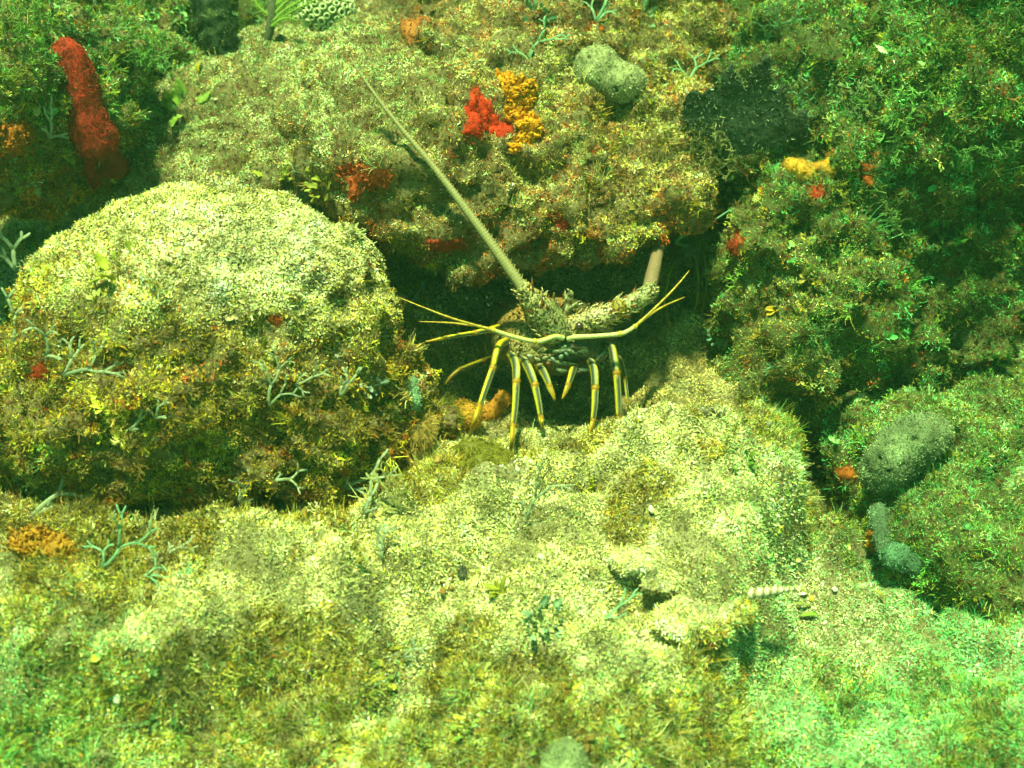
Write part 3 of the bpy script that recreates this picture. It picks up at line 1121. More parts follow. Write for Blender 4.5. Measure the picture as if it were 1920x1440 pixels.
a1 = peduncle([([(1046, 630, .846, 38), (1030, 606, .842, 37), (1016, 588, .838, 33)], (0.246, 0.246, 0.102)),
               ([(1016, 588, .838, 31), (1008, 576, .835, 29), (998, 564, .832, 24)], (0.42, 0.362, 0.145)),
               ([(998, 564, .832, 22), (990, 552, .829, 18), (982, 540, .827, 15)], (0.522, 0.435, 0.174))], 26, 8).build('antenna_base', MAT_SHELL, lob)


def over(px, py, d, r, gap=.004):
    """depth kept in front of whatever rock lies there"""
    return min(d, hit(px, py)[2] - px2m(r, d) - gap)


wp = [(984, 545, 12), (945, 490, 10.6), (900, 428, 9.2), (851, 362, 7.8), (802, 299, 6.3), (757, 246, 5), (718, 197, 3.9), (684, 150, 2.8), (656, 108, 1.8)]
ds = np.array([over(x, y, 1.2, r) for x, y, r in wp]); ds[0] = .826
tt = np.linspace(0, 1, len(wp))
k1 = min((ds[1:] - ds[0]) / tt[1:])                 # the straightest whip that clears the ledge
flagellum('antenna', [(x, y, ds[0] + k1 * t, r) for (x, y, r), t in zip(wp, tt)], lob)
a2 = peduncle([([(1058, 622, .846, 27), (1084, 610, .842, 24), (1108, 600, .840, 21)], (0.435, 0.341, 0.145)),
               ([(1108, 600, .840, 21), (1132, 592, .840, 20), (1158, 580, .842, 18)], (0.522, 0.42, 0.203)),
               ([(1158, 580, .842, 18), (1190, 566, .844, 18), (1220, 546, .848, 16)], (0.392, 0.377, 0.16))], 30, 9)
a2.ball(P(1160, 578, .838), px2m(17, .84), (.36, .24, .02), 2, (1, 1, 1.1), (0, 0, 0), .2, 5)
a2.build('antenna_base', MAT_SHELL, lob)
flagellum('antenna', [(1216, 546, .850, 13.5), (1222, 522, .862, 13), (1228, 495, .88, 12), (1236, 462, .90, 10.5), (1248, 424, .93, 9)], lob, cols=((.30, .20, .13), (.17, .11, .07)))
# antennules
for base, fl in (([(1056, 634, .832, 6), (1040, 631, .828, 5), (1022, 637, .826, 5.2), (1003, 640, .825, 4.6), (962, 631, .822, 4.2), (926, 619, .820, 3.8)],
                  ([(926, 619, .820, 3.6), (888, 609, .818, 2.6), (842, 595, .815, 2.2), (790, 575, .815, 1.7), (746, 557, .815, 1.0)],
                   [(926, 619, .820, 3.2), (890, 611, .822, 2.4), (850, 606, .825, 2.0), (815, 604, .828, 1.4), (786, 603, .83, .9)])),
                 ([(1066, 636, .832, 6), (1082, 632, .826, 5), (1120, 630, .822, 4.4), (1163, 626, .820, 4.6), (1178, 620, .820, 4), (1191, 612, .820, 4)],
                  ([(1191, 612, .820, 3.4), (1215, 590, .822, 2.6), (1250, 556, .826, 2.2), (1274, 530, .83, 1.8), (1292, 508, .835, 1.0)],
                   [(1191, 612, .820, 3.0), (1215, 593, .826, 2.4), (1245, 574, .834, 2.0), (1284, 557, .845, 1.2)]))):
    p, r = polyP(smooth_poly(base, 6))
    b = Build().tube(p, r, 10, lambda a, t: (.52, .50, .06) if .12 < a < .8 else (.62, .60, .28))
    for q in (base[3], base[-1]):
        b.ball(P(*q[:3]), px2m(q[3] * 1.35, q[2]), (.55, .42, .05), 2)
    an = b.build('antennule', MAT_LEG, lob)
    for f in fl:
        p, r = polyP(smooth_poly(f, 8))
        Build().tube(p, r, 8, lambda a, t: (.52, .38, .04) if int(t * 40) % 2 else (.40, .24, .03)).build('antennule_whip', MAT_LEG, an)
# legs
g = foot
make_leg(lob, [[(948, 640, .85, 9), (938, 646, .838, 10), (931, 660, .828, 9.5), (924, 690, .824, 8)], [(924, 690, .824, 8), (912, 724, .818, 7.5), (899, 762, .812, 6.5)], [(899, 764, .812, 6.3), (890, 790, .806, 5), (880, 822, g(880, 822), 2.6)]])
make_leg(lob, [[(955, 664, .85, 9), (963, 672, .834, 10.5), (968, 690, .824, 10.5), (968, 716, .818, 9)], [(968, 717, .818, 9), (966, 760, .812, 8), (962, 798, .808, 7)], [(962, 800, .808, 6.4), (960, 825, .802, 4.8), (957, 852, g(957, 852), 3.2)]])
make_leg(lob, [[(976, 672, .85, 9), (985, 680, .836, 10.5), (994, 698, .828, 10.5), (1003, 722, .824, 9)], [(1003, 723, .824, 9), (1009, 752, .82, 8), (1014, 782, .818, 6.5)], [(1014, 784, .818, 6), (1016, 794, .816, 4.6), (1017, 806, g(1017, 806), 2.8)]])
make_leg(lob, [[(1104, 676, .85, 8), (1110, 682, .84, 9.5), (1115, 700, .832, 10), (1116, 728, .828, 9)], [(1116, 729, .828, 9), (1115, 760, .824, 8), (1112, 788, .822, 6.5)], [(1112, 790, .822, 6), (1108, 802, .82, 4.8), (1103, 816, g(1103, 816), 2.6)]], .9)
make_leg(lob, [[(1136, 646, .86, 8), (1147, 652, .848, 9.5), (1152, 672, .84, 10), (1156, 700, .836, 9)], [(1156, 701, .836, 9), (1159, 745, .832, 8), (1160, 784, .828, 6.2)], [(1160, 785, .828, 5.6), (1160, 792, .826, 4.5), (1158, 801, g(1158, 801), 2.8)]], .8)
make_leg(lob, [[(1158, 668, .88, 5), (1165, 680, .875, 6), (1172, 708, .87, 5.4)], [(1172, 709, .87, 5), (1175, 735, .866, 4.4), (1177, 752, .862, 3.8)], [(1177, 752, .862, 3.6), (1178, 762, .86, 2.8), (1178, 774, g(1178, 774), 1.8)]], .7)
make_leg(lob, [[(936, 612, .86, 6), (918, 618, .845, 7), (890, 624, .838, 6)], [(890, 624, .838, 5.5), (862, 628, .832, 5), (836, 633, .828, 4.6)], [(836, 633, .828, 4.2), (818, 637, .826, 3.4), (798, 641, .824, 1.6)]], 1.0)
make_leg(lob, [[(940, 662, .90, 7), (922, 670, .90, 8), (905, 677, .895, 7)], [(905, 677, .895, 7), (886, 684, .885, 6.5), (862, 693, .875, 5.5)], [(862, 693, .875, 5), (846, 706, .872, 4), (834, 722, .872, 2)]], .42)
for s in (([(1008, 686, .842, 9), (1016, 694, .832, 10), (1024, 708, .826, 9), (1030, 724, .822, 7)], [(1030, 725, .822, 7), (1036, 738, .820, 5.5), (1040, 750, .819, 2.5)]),
          ([(1078, 684, .846, 9), (1074, 694, .836, 9), (1070, 708, .83, 8), (1065, 722, .826, 6.5)], [(1065, 723, .826, 6.5), (1060, 736, .824, 5), (1054, 748, .823, 2)])):
    make_leg(lob, list(s), .85, 'mouth_leg')
for pts in ([(1076, 696, .842, 7), (1110, 690, .842, 5), (1106, 680, .846, 7)], [(1078, 690, .85, 10), (1115, 672, .852, 9), (1146, 655, .855, 7)], [(1090, 660, .87, 16), (1125, 652, .868, 14), (1150, 650, .862, 10)]):
    p, r = polyP(smooth_poly(pts, 5)); Build().tube(p, r, 12, lambda a, t: (.17, .21, .14) if a < .6 else (.10, .14, .10)).build('leg_base', MAT_SHELL, lob)
for pts in ([(1012, 678, .85, 14), (985, 668, .85, 12), (968, 664, .85, 10)], [(1000, 660, .86, 16), (965, 650, .858, 14), (945, 642, .855, 11)]):
    p, r = polyP(smooth_poly(pts, 5)); Build().tube(p, r, 12, lambda a, t: (.30, .25, .11) if a < .6 else (.14, .13, .07)).build('leg_base', MAT_SHELL, lob)
# tail fading into the dark of the den
b = Build()
tl = catmull([(1018, 606, .99, 74), (1016, 598, 1.03, 66), (1014, 590, 1.07, 58), (1014, 584, 1.11, 46)], 5)
p, r = polyP([tuple(x) for x in tl])
b.tube(p, [x * (1.05 if i % 2 else .97) for i, x in enumerate(r)], 20, lambda a, t: (.30, .20, .08) if int(t * 9) % 2 else (.17, .12, .05), .75)
b.build('tail', MAT_SHELL, lob)

# a second lobster deeper in the crevice: only some striped legs and a whip show
lob2 = empty('spiny_lobster', P(1300, 590, .93), 'second spiny lobster deep in the dark crevice, only thin striped legs showing', 'lobster')
b = Build()
q = catmull([(1296, 486, .985, 20), (1300, 478, 1.0, 44), (1302, 470, 1.03, 54), (1304, 462, 1.07, 46), (1306, 456, 1.10, 24)], 4)
p, r = polyP([tuple(x) for x in q])
b.tube(p, r, 20, lambda a, t: (.12, .14, .07), .8)
b.build('carapace', MAT_SHELL, lob2)
for s in ([[(1296, 482, .985, 5), (1303, 488, .972, 6), (1308, 520, .965, 5.5), (1310, 550, .96, 5)], [(1310, 550, .96, 5), (1307, 565, .958, 4), (1303, 582, .957, 2)]],
          [[(1312, 480, .99, 5), (1320, 486, .98, 6), (1323, 520, .975, 5.5), (1322, 556, .97, 5)], [(1322, 556, .97, 5), (1320, 572, .968, 4), (1316, 588, .967, 2)]],
          [[(1280, 484, .985, 4), (1262, 500, .97, 5), (1250, 540, .962, 5), (1247, 574, .957, 4.4)], [(1247, 574, .957, 4.2), (1250, 596, .952, 3.4), (1256, 620, .948, 1.6)]],
          [[(1276, 488, .98, 4), (1240, 520, .965, 4.6), (1215, 560, .955, 4.4), (1200, 600, .95, 4)], [(1200, 600, .95, 4), (1192, 618, .946, 3), (1186, 636, .943, 1.4)]]):
    make_leg(lob2, s, .55)
p, r = polyP(smooth_poly([(1290, 462, .985, 3.5), (1268, 452, .955, 3.2), (1305, 430, .945, 2.6), (1340, 412, .94, 2.0), (1368, 394, .94, 1.2)], 8))
Build().tube(p, r, 8, (.16, .40, .24)).build('antenna', MAT_LEG, lob2)
# ------------------------------------------------------------------ sponges
def sponge(name, blobs, col, mat, label, cat='sponge', voxel=.0016, pores=(), rough=.0012, pore_r=.0020, pore_d=.008, group=None, extra=()):
    """a fused body with pits for its openings; pores: (px, py[, radius scale]) seen on the surface"""
    me = rock_mesh(name, blobs, voxel=voxel, amps=((40, rough * 1.4), (110, rough), (260, rough * .5)), seed=hash_(name, blobs))
    v, t = mesh_np(me)
    n = vnormals(v, t)
    px, py, d = project(v)
    facing = ((CAMN - v) * n).sum(1) > 0
    pit = np.zeros(len(v))
    for q in pores:
        sc = q[2] if len(q) > 2 else 1.0
        m = facing & (np.abs(px - q[0]) < 14) & (np.abs(py - q[1]) < 14)
        if not m.any(): continue
        j = np.where(m)[0][np.argmin((px[m] - q[0]) ** 2 + (py[m] - q[1]) ** 2)]
        r = np.linalg.norm(v - v[j], axis=1)
        pit = np.maximum(pit, np.exp(-(r / (pore_r * sc)) ** 4) * sc)
    v2 = v - n * (pit * pore_d)[:, None]
    c = np.ones((len(v), 4), dtype=np.float32)
    base = np.array(col)
    tone = np.exp(.55 * noise(v, 60, 7) + .5 * noise(v, 170, 8))
    c[:, :3] = np.clip(base * tone[:, None], .005, .85)
    loc = v.mean(0); loc[2] = v[:, 2].min()
    me.vertices.foreach_set('co', (v2 - loc).astype(np.float32).ravel())
    at = me.color_attributes.new('paint', 'FLOAT_COLOR', 'POINT'); at.data.foreach_set('color', c.ravel())
    me.update()
    o = link(name, me, mat)
    o.location = loc
    tag(o, label, cat, group)
    if cat == 'sponge':
        k = np.where(facing)[0]
        m = max(60, int(len(k) * 1.6))
        i = RNG.choice(k, m)
        jit = RNG.normal(0, voxel * .6, (m, 3))
        q = v2[i] + jit - n[i] * (jit * n[i]).sum(1)[:, None]
        cc_ = np.clip(c[i, :3] * np.exp(RNG.normal(.12, .38, (m, 1))), .005, .8)
        vl = chip_mesh('velvet', q, n[i] * .6 + RNG.normal(0, .55, (m, 3)), .0011 * np.exp(RNG.normal(0, .35, m)), .0005 * np.exp(RNG.normal(0, .3, m)), cc_)
        vl.parent = o
        vl.matrix_parent_inverse = o.matrix_basis.inverted()
    return o


def hash_(name, blobs):
    return (len(name) * 3.1 + blobs[0][0][0] * 37) % 50


def sb(px, py, rpx, dr=0.0, d=None, sx=1, sy=1, sz=1, rot=(0, 0, 0), sink=.62):
    """a blob resting on the surface under a pixel"""
    loc, nrm, dd = hit(px, py)
    if d is not None:
        dd = d
    r = px2m(rpx, dd)
    q = P(px, py, dd - r * (1 - sink) + dr)
    if sink < .8: EXCL.append((px, py, rpx * max(sx, sz) * .8))
    return blob(q, (r * sx, r * sy, r * sz), rot)


red_d = min(hit(x, y)[2] for x, y in ((160, 190), (190, 270), (215, 310), (130, 100)))
rp = catmull([(124, 98, 0, 26), (136, 125, 0, 32), (148, 160, 0, 36), (156, 200, 0, 35), (166, 236, 0, 40), (180, 262, 0, 42)], 8)
sponge('finger_sponge', [blob(P(x, y, red_d - .020 + k * .0007), [px2m(r, red_d)] * 3) for k, (x, y, _, r) in enumerate(rp)],
       (.31, .024, .014), MAT_REDSP, 'bright red finger sponge standing on the shaggy rock at upper left', pores=((118, 85), (165, 125, 1.2), (192, 248)), pore_r=.0012, pore_d=.004, rough=.00045)
EXCL += [(160, 190, 30), (190, 280, 40), (130, 110, 25)]

sponge('ball_sponge', [sb(1122, 130, 48, sz=.85, rot=(0, 30, 0)), sb(1152, 150, 50, sx=1.1, sz=.75, rot=(0, 25, 0)), sb(1172, 152, 40, sz=.85)], (.36, .37, .20), MAT_SPONGE,
       'grey ball sponge with dark pores on the upper reef slope', pores=((1102, 108, .7), (1155, 166, 1.1), (1186, 140, .8), (1125, 154, .45), (1170, 130, .4)), rough=.0006)
sponge('ball_sponge', [sb(1738, 812, 46, sz=.85, dr=-.008), sb(1716, 826, 52, dr=-.010), sb(1694, 845, 54, dr=-.010), sb(1670, 866, 50, dr=-.008), sb(1655, 882, 44, dr=-.004)], (.16, .21, .11), MAT_SPONGE,
       'large grey green speckled sponge with dark pores behind the undercut rock', pores=((1674, 829, .75), (1714, 823, .75), (1648, 860, .6), (1630, 887, .6), (1666, 886, .6), (1692, 870, .5), (1705, 790, .4), (1745, 800, .4)), rough=.0008)
sponge('finger_sponge', [sb(1648, 962, 19), sb(1650, 985, 20), sb(1654, 1008, 20), sb(1660, 1028, 18)], (.12, .20, .12), MAT_SPONGE,
       'small grey green finger sponge on the left face of the undercut rock', pores=((1658, 990, .5), (1669, 1010, .5)), pore_r=.0016, rough=.0006)
sponge('ball_sponge', [sb(1682, 1042, 32, sz=.8), sb(1705, 1058, 28, sz=.8)], (.10, .22, .13), MAT_SPONGE,
       'bluish green knob sponge at the lip of the undercut rock', pores=((1678, 1041, .5), (1712, 1050, .4)), pore_r=.0016, rough=.0008)
sponge('crescent_sponge', [sb(1633, 1000, 9, dr=-.004), sb(1630, 1010, 9, dr=-.004), sb(1632, 1020, 9, dr=-.004), sb(1638, 1030, 7, dr=-.003)], (.60, .24, .02), MAT_ORANGE, 'tiny orange crescent sponge beside the small finger sponge', rough=.0004)
sponge('crescent_sponge', [*[blob(P(x, y, hit(1520, 322)[2] - .004), [px2m(r, 1.0)] * 3) for x, y, _, r in catmull([(1484, 312, 0, 17), (1505, 322, 0, 20), (1532, 326, 0, 20), (1554, 315, 0, 18), (1568, 298, 0, 12)], 4)]], (.52, .27, .03), MAT_ORANGE,
       'orange crescent sponge on the green reef wall', voxel=.0018, pores=((1536, 322, 1.1), (1510, 328, .7)), pore_r=.0016, rough=.0006)
sponge('lump_sponge', [blob(P(x, y, hit(878, 800)[2] - .006), [px2m(r, .83)] * 3) for x, y, r in ((866, 766, 20), (874, 774, 24), (880, 782, 27))], (.50, .25, .03), MAT_ORANGE, "round orange lump sponge left of the lobster's feet, behind its outer leg", rough=.0004)
sponge('lump_sponge', [sb(944, 748, 15, dr=-.010, d=hit(930, 775)[2]), sb(934, 760, 16, dr=-.008, d=hit(930, 775)[2]), sb(920, 774, 17, dr=-.006, d=hit(930, 775)[2])], (.48, .21, .03), MAT_ORANGE, 'elongated orange lump sponge between the two left front legs', rough=.0004)
sponge('finger_sponge', [sb(773, 714, 11, dr=-.004), sb(776, 730, 13, dr=-.004), sb(779, 748, 12, dr=-.004), sb(780, 764, 10, dr=-.004)], (.20, .32, .20), MAT_SPONGE, 'small pale green finger sponge on the right end of the boulder', rough=.0006)
sponge('tube_sponge', [blob(P(x, y, hit(400, 110)[2] + .02), [px2m(r, 1.2)] * 3) for x, y, r in ((402, -20, 36), (404, 10, 36), (406, 40, 34), (410, 70, 31), (414, 95, 26))], (.035, .055, .03), MAT_SPONGE, 'dark green tube sponge standing at the top left of the slope', pores=(), rough=.002)
sponge('ball_sponge', [sb(1062, 1432, 46, sz=.9), sb(1040, 1446, 36)], (.24, .30, .15), MAT_SPONGE, 'rounded green speckled sponge cut by the bottom edge', rough=.0014)
rock_a = sponge('small_rock', [sb(1235, 1185, 60, sx=1.1, sz=.45, sink=.85), sb(1300, 1165, 64, sx=1.2, sz=.45, sink=.85), sb(1290, 1212, 54, sx=1.2, sz=.4, sink=.85), sb(1365, 1150, 44, sz=.5, sink=.85)], (.36, .30, .19), MAT_SPONGE,
       'pinkish grey lump of rock with a dark pit at the right of the front shelf', 'rock', voxel=.002, pores=((1248, 1196, 1.5),), rough=.0022, pore_d=.006)
rock_b = sponge('small_rock', [sb(1250, 1085, 46, sx=1.3, sz=.4, sink=.9), sb(1200, 1050, 44, sx=1.3, sz=.4, sink=.9)], (.42, .37, .23), MAT_SPONGE, 'pale low lump of rock above the pinkish grey one on the shelf', 'rock', voxel=.002, rough=.0022)
sponge('dark_sponge', [sb(868, 1070, 11, dr=-.003), sb(866, 1082, 10, dr=-.003)], (.09, .10, .07), MAT_SPONGE, 'small dark grey knob on the middle of the front shelf', rough=.0006)


# thin crusts that follow the rock
def crust(name, poly, col, mat, label, thick=.002, step=4.0, spikes=0, spike_l=.004, cat='sponge', amp=.5):
    """a cushion of sponge that follows the rock inside an outline, rounded off to nothing at its edge"""
    P_ = np.array(poly, float)
    xs = np.arange(P_[:, 0].min() - 6, P_[:, 0].max() + 6, step); ys = np.arange(P_[:, 1].min() - 6, P_[:, 1].max() + 6, step)
    X, Y = np.meshgrid(xs, ys)
    wob = np.stack([X.ravel() / 30, Y.ravel() / 30, np.zeros(X.size)], 1)
    wx = X + 9 * noise(wob, 2, 1).reshape(X.shape) + 5 * noise(wob, 5, 3).reshape(X.shape); wy = Y + 9 * noise(wob, 2, 2).reshape(X.shape) + 5 * noise(wob, 5, 4).reshape(X.shape)
    ins = in_poly(wx, wy, poly)
    # keep the one largest patch
    lab = np.where(ins, np.arange(1, ins.size + 1).reshape(ins.shape), 0)
    for _ in range(400):
        q = np.pad(lab, 1)
        nl = np.where(ins, np.max([lab, q[:-2, 1:-1], q[2:, 1:-1], q[1:-1, :-2], q[1:-1, 2:]], 0), 0)
        if (nl == lab).all(): break
        lab = nl
    ids, cnt = np.unique(lab[lab > 0], return_counts=True)
    ins = lab == ids[np.argmax(cnt)]
    # steps to the edge
    dist = ins.astype(float)
    cur = ins.copy()
    for _ in range(4):
        q = np.pad(cur, 1)
        cur = cur & q[:-2, 1:-1] & q[2:, 1:-1] & q[1:-1, :-2] & q[1:-1, 2:]
        dist += cur
    grow = np.pad(ins, 1)
    ring = grow[:-2, 1:-1] | grow[2:, 1:-1] | grow[1:-1, :-2] | grow[1:-1, 2:] | ins
    idx = -np.ones(X.shape, int)
    b = Build()
    pts = []
    for i in range(X.shape[0]):
        for j in range(X.shape[1]):
            if ring[i, j]:
                loc, nrm, d = hit(X[i, j], Y[i, j])
                if nrm.dot(CAM - loc) < 0: nrm = -nrm
                h = (dist[i, j] / 5) ** .5 * thick if ins[i, j] else -.002
                k = noise(np.array([loc]), 140, 3)[0]
                idx[i, j] = len(b.v)
                b.v.append(loc + nrm * h * (1 + amp * k) + nrm * .0005)
                b.c.append(tuple(np.clip(np.array(col) * math.exp(.7 * k), 0, .85)))
                if ins[i, j]: pts.append((b.v[-1], nrm, dist[i, j]))
    for i in range(X.shape[0] - 1):
        for j in range(X.shape[1] - 1):
            q = (idx[i, j], idx[i + 1, j], idx[i + 1, j + 1], idx[i, j + 1])
            if min(q) >= 0 and (ins[i, j] or ins[i + 1, j] or ins[i, j + 1] or ins[i + 1, j + 1]):
                pp = [b.v[k] for k in q]
                if max((pp[0] - pp[2]).length, (pp[1] - pp[3]).length) < .06:
                    b.f.append(q)
    # one piece only: drop faces cut off from the largest sheet
    par = list(range(len(b.v)))

    def root_(i):
        while par[i] != i:
            par[i] = par[par[i]]; i = par[i]
        return i
    for f in b.f:
        for k in f[1:]: par[root_(k)] = root_(f[0])
    size_ = {}
    for f in b.f: size_[root_(f[0])] = size_.get(root_(f[0]), 0) + 1
    if size_:
        big_ = max(size_, key=size_.get)
        b.f = [f for f in b.f if root_(f[0]) == big_]
        keep_ = sorted({k for f in b.f for k in f}); re_ = {k: i for i, k in enumerate(keep_)}
        kv_ = {tuple(b.v[k]) for k in keep_}
        pts = [q for q in pts if tuple(q[0]) in kv_]
        b.v = [b.v[k] for k in keep_]; b.c = [b.c[k] for k in keep_]; b.f = [tuple(re_[k] for k in f) for f in b.f]
    rr = random.Random(len(poly))
    for k in range(spikes):
        p_, n_, d_ = pts[rr.randrange(len(pts))]
        l = spike_l * rr.uniform(.5, 1.2)
        dd = (n_ + Vector((rr.uniform(-.7, .7), rr.uniform(-.7, .7), rr.uniform(-.3, .7)))).normalized()
        b.tube([p_ - dd * .001, p_ + dd * l * .6, p_ + dd * l], [l * .30, l * .24, l * .10], 5, tuple(np.clip(np.array(col) * rr.uniform(.8, 1.5), 0, .85)))
    o = b.build(name, mat, None, pts[len(pts) // 2][0] if pts else None)
    tag(o, label, cat)
    # fuzz of the same growth on it and thinning out past its edge
    m = int(len(pts) * 5)
    i = RNG.integers(0, len(pts), m)
    q = np.array([pts[k][0][:] for k in i]); nn_ = np.array([pts[k][1][:] for k in i])
    jit = RNG.normal(0, .0028, (m, 3)); jit -= nn_ * (jit * nn_).sum(1)[:, None]
    ed_ = np.array([pts[k][2] for k in i])
    q = q + jit - nn_ * (.0006 * (5 - ed_) / 4)[:, None]
    cc_ = np.clip(np.array(col) * np.exp(RNG.normal(.0, .28, (m, 1)) + (.9 * noise(q, 90, 12))[:, None]), .005, .8)
    vl = chip_mesh('velvet', q, nn_ * .6 + RNG.normal(0, .6, (m, 3)), .0010 * np.exp(RNG.normal(0, .4, m)), .0006 * np.exp(RNG.normal(0, .3, m)), cc_)
    vl.parent = o
    vl.matrix_parent_inverse = o.matrix_basis.inverted()
    EXPOLY.append(poly)
    return o


crust('encrusting_sponge', [(886, 162), (900, 168), (908, 182), (918, 190), (926, 212), (934, 226), (962, 232), (964, 246), (944, 252), (905, 250), (868, 256), (866, 238), (874, 216), (872, 200), (882, 186)], (.48, .03, .008), MAT_REDSP,
      'bright red encrusting sponge patch beside the orange frilly one', .0028)
crust('frilly_sponge', [(932, 142), (950, 140), (966, 150), (980, 148), (998, 152), (1000, 190), (992, 208), (984, 216), (1004, 222), (1018, 236), (1020, 254), (1002, 262), (988, 276), (966, 288), (956, 282), (962, 262), (974, 244), (966, 226), (948, 224), (944, 204), (950, 186), (942, 168)],
      (.62, .27, .012), MAT_ORANGE, 'bright orange frilly sponge on the slope above the den', .0035, spikes=520, spike_l=.0042)
crust('encrusting_sponge', [(625, 312), (660, 306), (700, 312), (726, 322), (730, 345), (700, 352), (676, 346), (668, 372), (652, 362), (650, 338), (630, 330)], (.32, .06, .014), MAT_REDSP, 'rusty red encrusting patch above the right shoulder of the boulder', .0016, spikes=60, spike_l=.003)
crust('encrusting_sponge', [(180, 250), (205, 258), (222, 280), (240, 300), (246, 322), (228, 336), (205, 332), (190, 345), (168, 350), (160, 330), (150, 300), (160, 270)], (.34, .026, .014), MAT_REDSP, 'red crust spreading over the rock at the foot of the red finger sponge', .003)
crust('encrusting_sponge', [(1028, 404), (1048, 398), (1066, 406), (1074, 424), (1060, 432), (1040, 424)], (0.238, 0.021, 0.01), MAT_REDSP, 'small dark red encrusting patch under the ledge slope, right of the raised antenna', .0016)
crust('encrusting_sponge', [(800, 452), (822, 444), (846, 452), (866, 440), (872, 462), (848, 470), (826, 474), (806, 466)], (0.266, 0.025, 0.01), MAT_REDSP, 'dark red encrusting patch on the ledge lip left of the raised antenna', .0016)
crust('encrusting_sponge', [(1362, 462), (1374, 440), (1388, 432), (1392, 452), (1384, 476), (1368, 480)], (0.28, 0.035, 0.01), MAT_REDSP, 'red encrusting patch on the left edge of the reef pillar', .0016)
crust('encrusting_sponge', [(1506, 346), (1530, 344), (1556, 352), (1548, 372), (1524, 376), (1512, 362)], (0.266, 0.021, 0.008), MAT_REDSP, 'deep red encrusting patch just below the orange crescent sponge', .0016)
crust('encrusting_sponge', [(1614, 306), (1640, 312), (1648, 334), (1634, 350), (1616, 338)], (0.294, 0.07, 0.01), MAT_REDSP, 'orange red encrusting patch right of the orange crescent sponge', .0016)
crust('encrusting_sponge', [(56, 690), (78, 680), (92, 694), (84, 712), (62, 712)], (0.315, 0.035, 0.008), MAT_REDSP, 'red encrusting spot on the left flank of the boulder', .0016)
crust('encrusting_sponge', [(496, 592), (520, 590), (538, 598), (530, 608), (506, 606)], (0.364, 0.063, 0.01), MAT_REDSP, 'orange red encrusting spot on the upper front of the boulder', .0025)
crust('encrusting_sponge', [(1560, 880), (1590, 872), (1612, 884), (1606, 900), (1572, 900)], (0.315, 0.091, 0.014), MAT_REDSP, 'orange encrusting patch in the gap left of the large grey sponge', .0016)
crust('encrusting_sponge', [(0, 230), (40, 226), (66, 244), (60, 276), (30, 292), (0, 286)], (.42, .13, .02), MAT_ORANGE, 'orange encrusting patch on the shaggy rock at the left edge', .004, spikes=80, spike_l=.004)
crust('encrusting_sponge', [(20, 1000), (70, 990), (120, 1004), (150, 1030), (110, 1050), (50, 1040), (16, 1030)], (.42, .20, .02), MAT_ORANGE, 'golden orange encrusting patch below the boulder at the left edge', .004, spikes=160, spike_l=.004)

crust('encrusting_sponge', [(754, 30), (770, 26), (800, 24), (808, 38), (784, 46), (780, 62), (784, 84), (760, 86), (756, 60)], (.34, .12, .03), MAT_ORANGE, 'rusty orange angular sponge patch at the top middle of the reef', .003)
# dark upright plate sponge with a jagged top
dk = [(1284, 176), (1300, 160), (1312, 170), (1340, 156), (1350, 164), (1356, 130), (1370, 114), (1384, 148), (1398, 156), (1404, 122), (1424, 110), (1438, 98), (1442, 158), (1454, 170), (1466, 146), (1468, 198), (1484, 208), (1504, 198), (1506, 250), (1470, 262), (1440, 268), (1400, 285), (1350, 292), (1300, 282), (1288, 240), (1278, 206)]
dd0 = min(hit(x, y)[2] for x, y in dk) - .010
gxs = np.arange(1268, 1516, 3.2); gys = np.arange(90, 302, 3.2)
XX, YY = np.meshgrid(gxs, gys)
wob = np.stack([XX.ravel() / 30, YY.ravel() / 30, np.zeros(XX.size)], 1)
inside = in_poly(XX + 5 * noise(wob, 2.2, 1).reshape(XX.shape), YY + 5 * noise(wob, 2.2, 2).reshape(XX.shape), dk)
bm = bmesh.new()
vv = {}
for i in range(XX.shape[0] - 1):
    for j in range(XX.shape[1] - 1):
        if inside[i, j]:
            q = []
            for a_, b_ in ((i, j), (i + 1, j), (i + 1, j + 1), (i, j + 1)):
                if (a_, b_) not in vv:
                    x, y = XX[a_, b_], YY[a_, b_]
                    vv[(a_, b_)] = bm.verts.new(P(x, y, dd0 + (y - 205) * .00018 + ((x - 1390) / 120) ** 2 * .006))
                q.append(vv[(a_, b_)])
            bm.faces.new(q)
bmesh.ops.smooth_vert(bm, verts=[v_ for v_ in bm.verts if v_.is_boundary], factor=.5, use_axis_x=True, use_axis_y=True, use_axis_z=True)
bmesh.ops.recalc_face_normals(bm, faces=bm.faces)
geo = bmesh.ops.solidify(bm, geom=bm.faces[:], thickness=.007)
bmesh.ops.recalc_face_normals(bm, faces=bm.faces)
me = bpy.data.meshes.new('plate_sponge'); bm.to_mesh(me); bm.free()
v, t = mesh_np(me)
n = vnormals(v, t)
v = v + n * (.0025 * noise(v, 30, 4) + .0012 * noise(v, 120, 5) + .001 * noise(v, 330, 6))[:, None]
org = np.array(P(1390, 290, dd0))
me.vertices.foreach_set('co', (v - org).astype(np.float32).ravel())
c = np.ones((len(v), 4), dtype=np.float32); c[:, :3] = np.array((.035, .055, .036)) * np.exp(.4 * noise(v, 40, 6) + .4 * noise(v, 200, 7))[:, None]
at = me.color_attributes.new('paint', 'FLOAT_COLOR', 'POINT'); at.data.foreach_set('color', c.ravel())
me.update()
plate = link('plate_sponge', me, paint_mat('dark_plate', .85, .15, .35, (.07, .05, .03), 330, 1.0))
plate.location = org
k_ = RNG.integers(0, len(v), 5200)
fr_ = RNG.random(5200) < .12
cl_ = np.where(fr_[:, None], np.array([[.22, .30, .17]]), np.array([[.035, .055, .036]])) * np.exp(RNG.normal(0, .45, (5200, 1)))
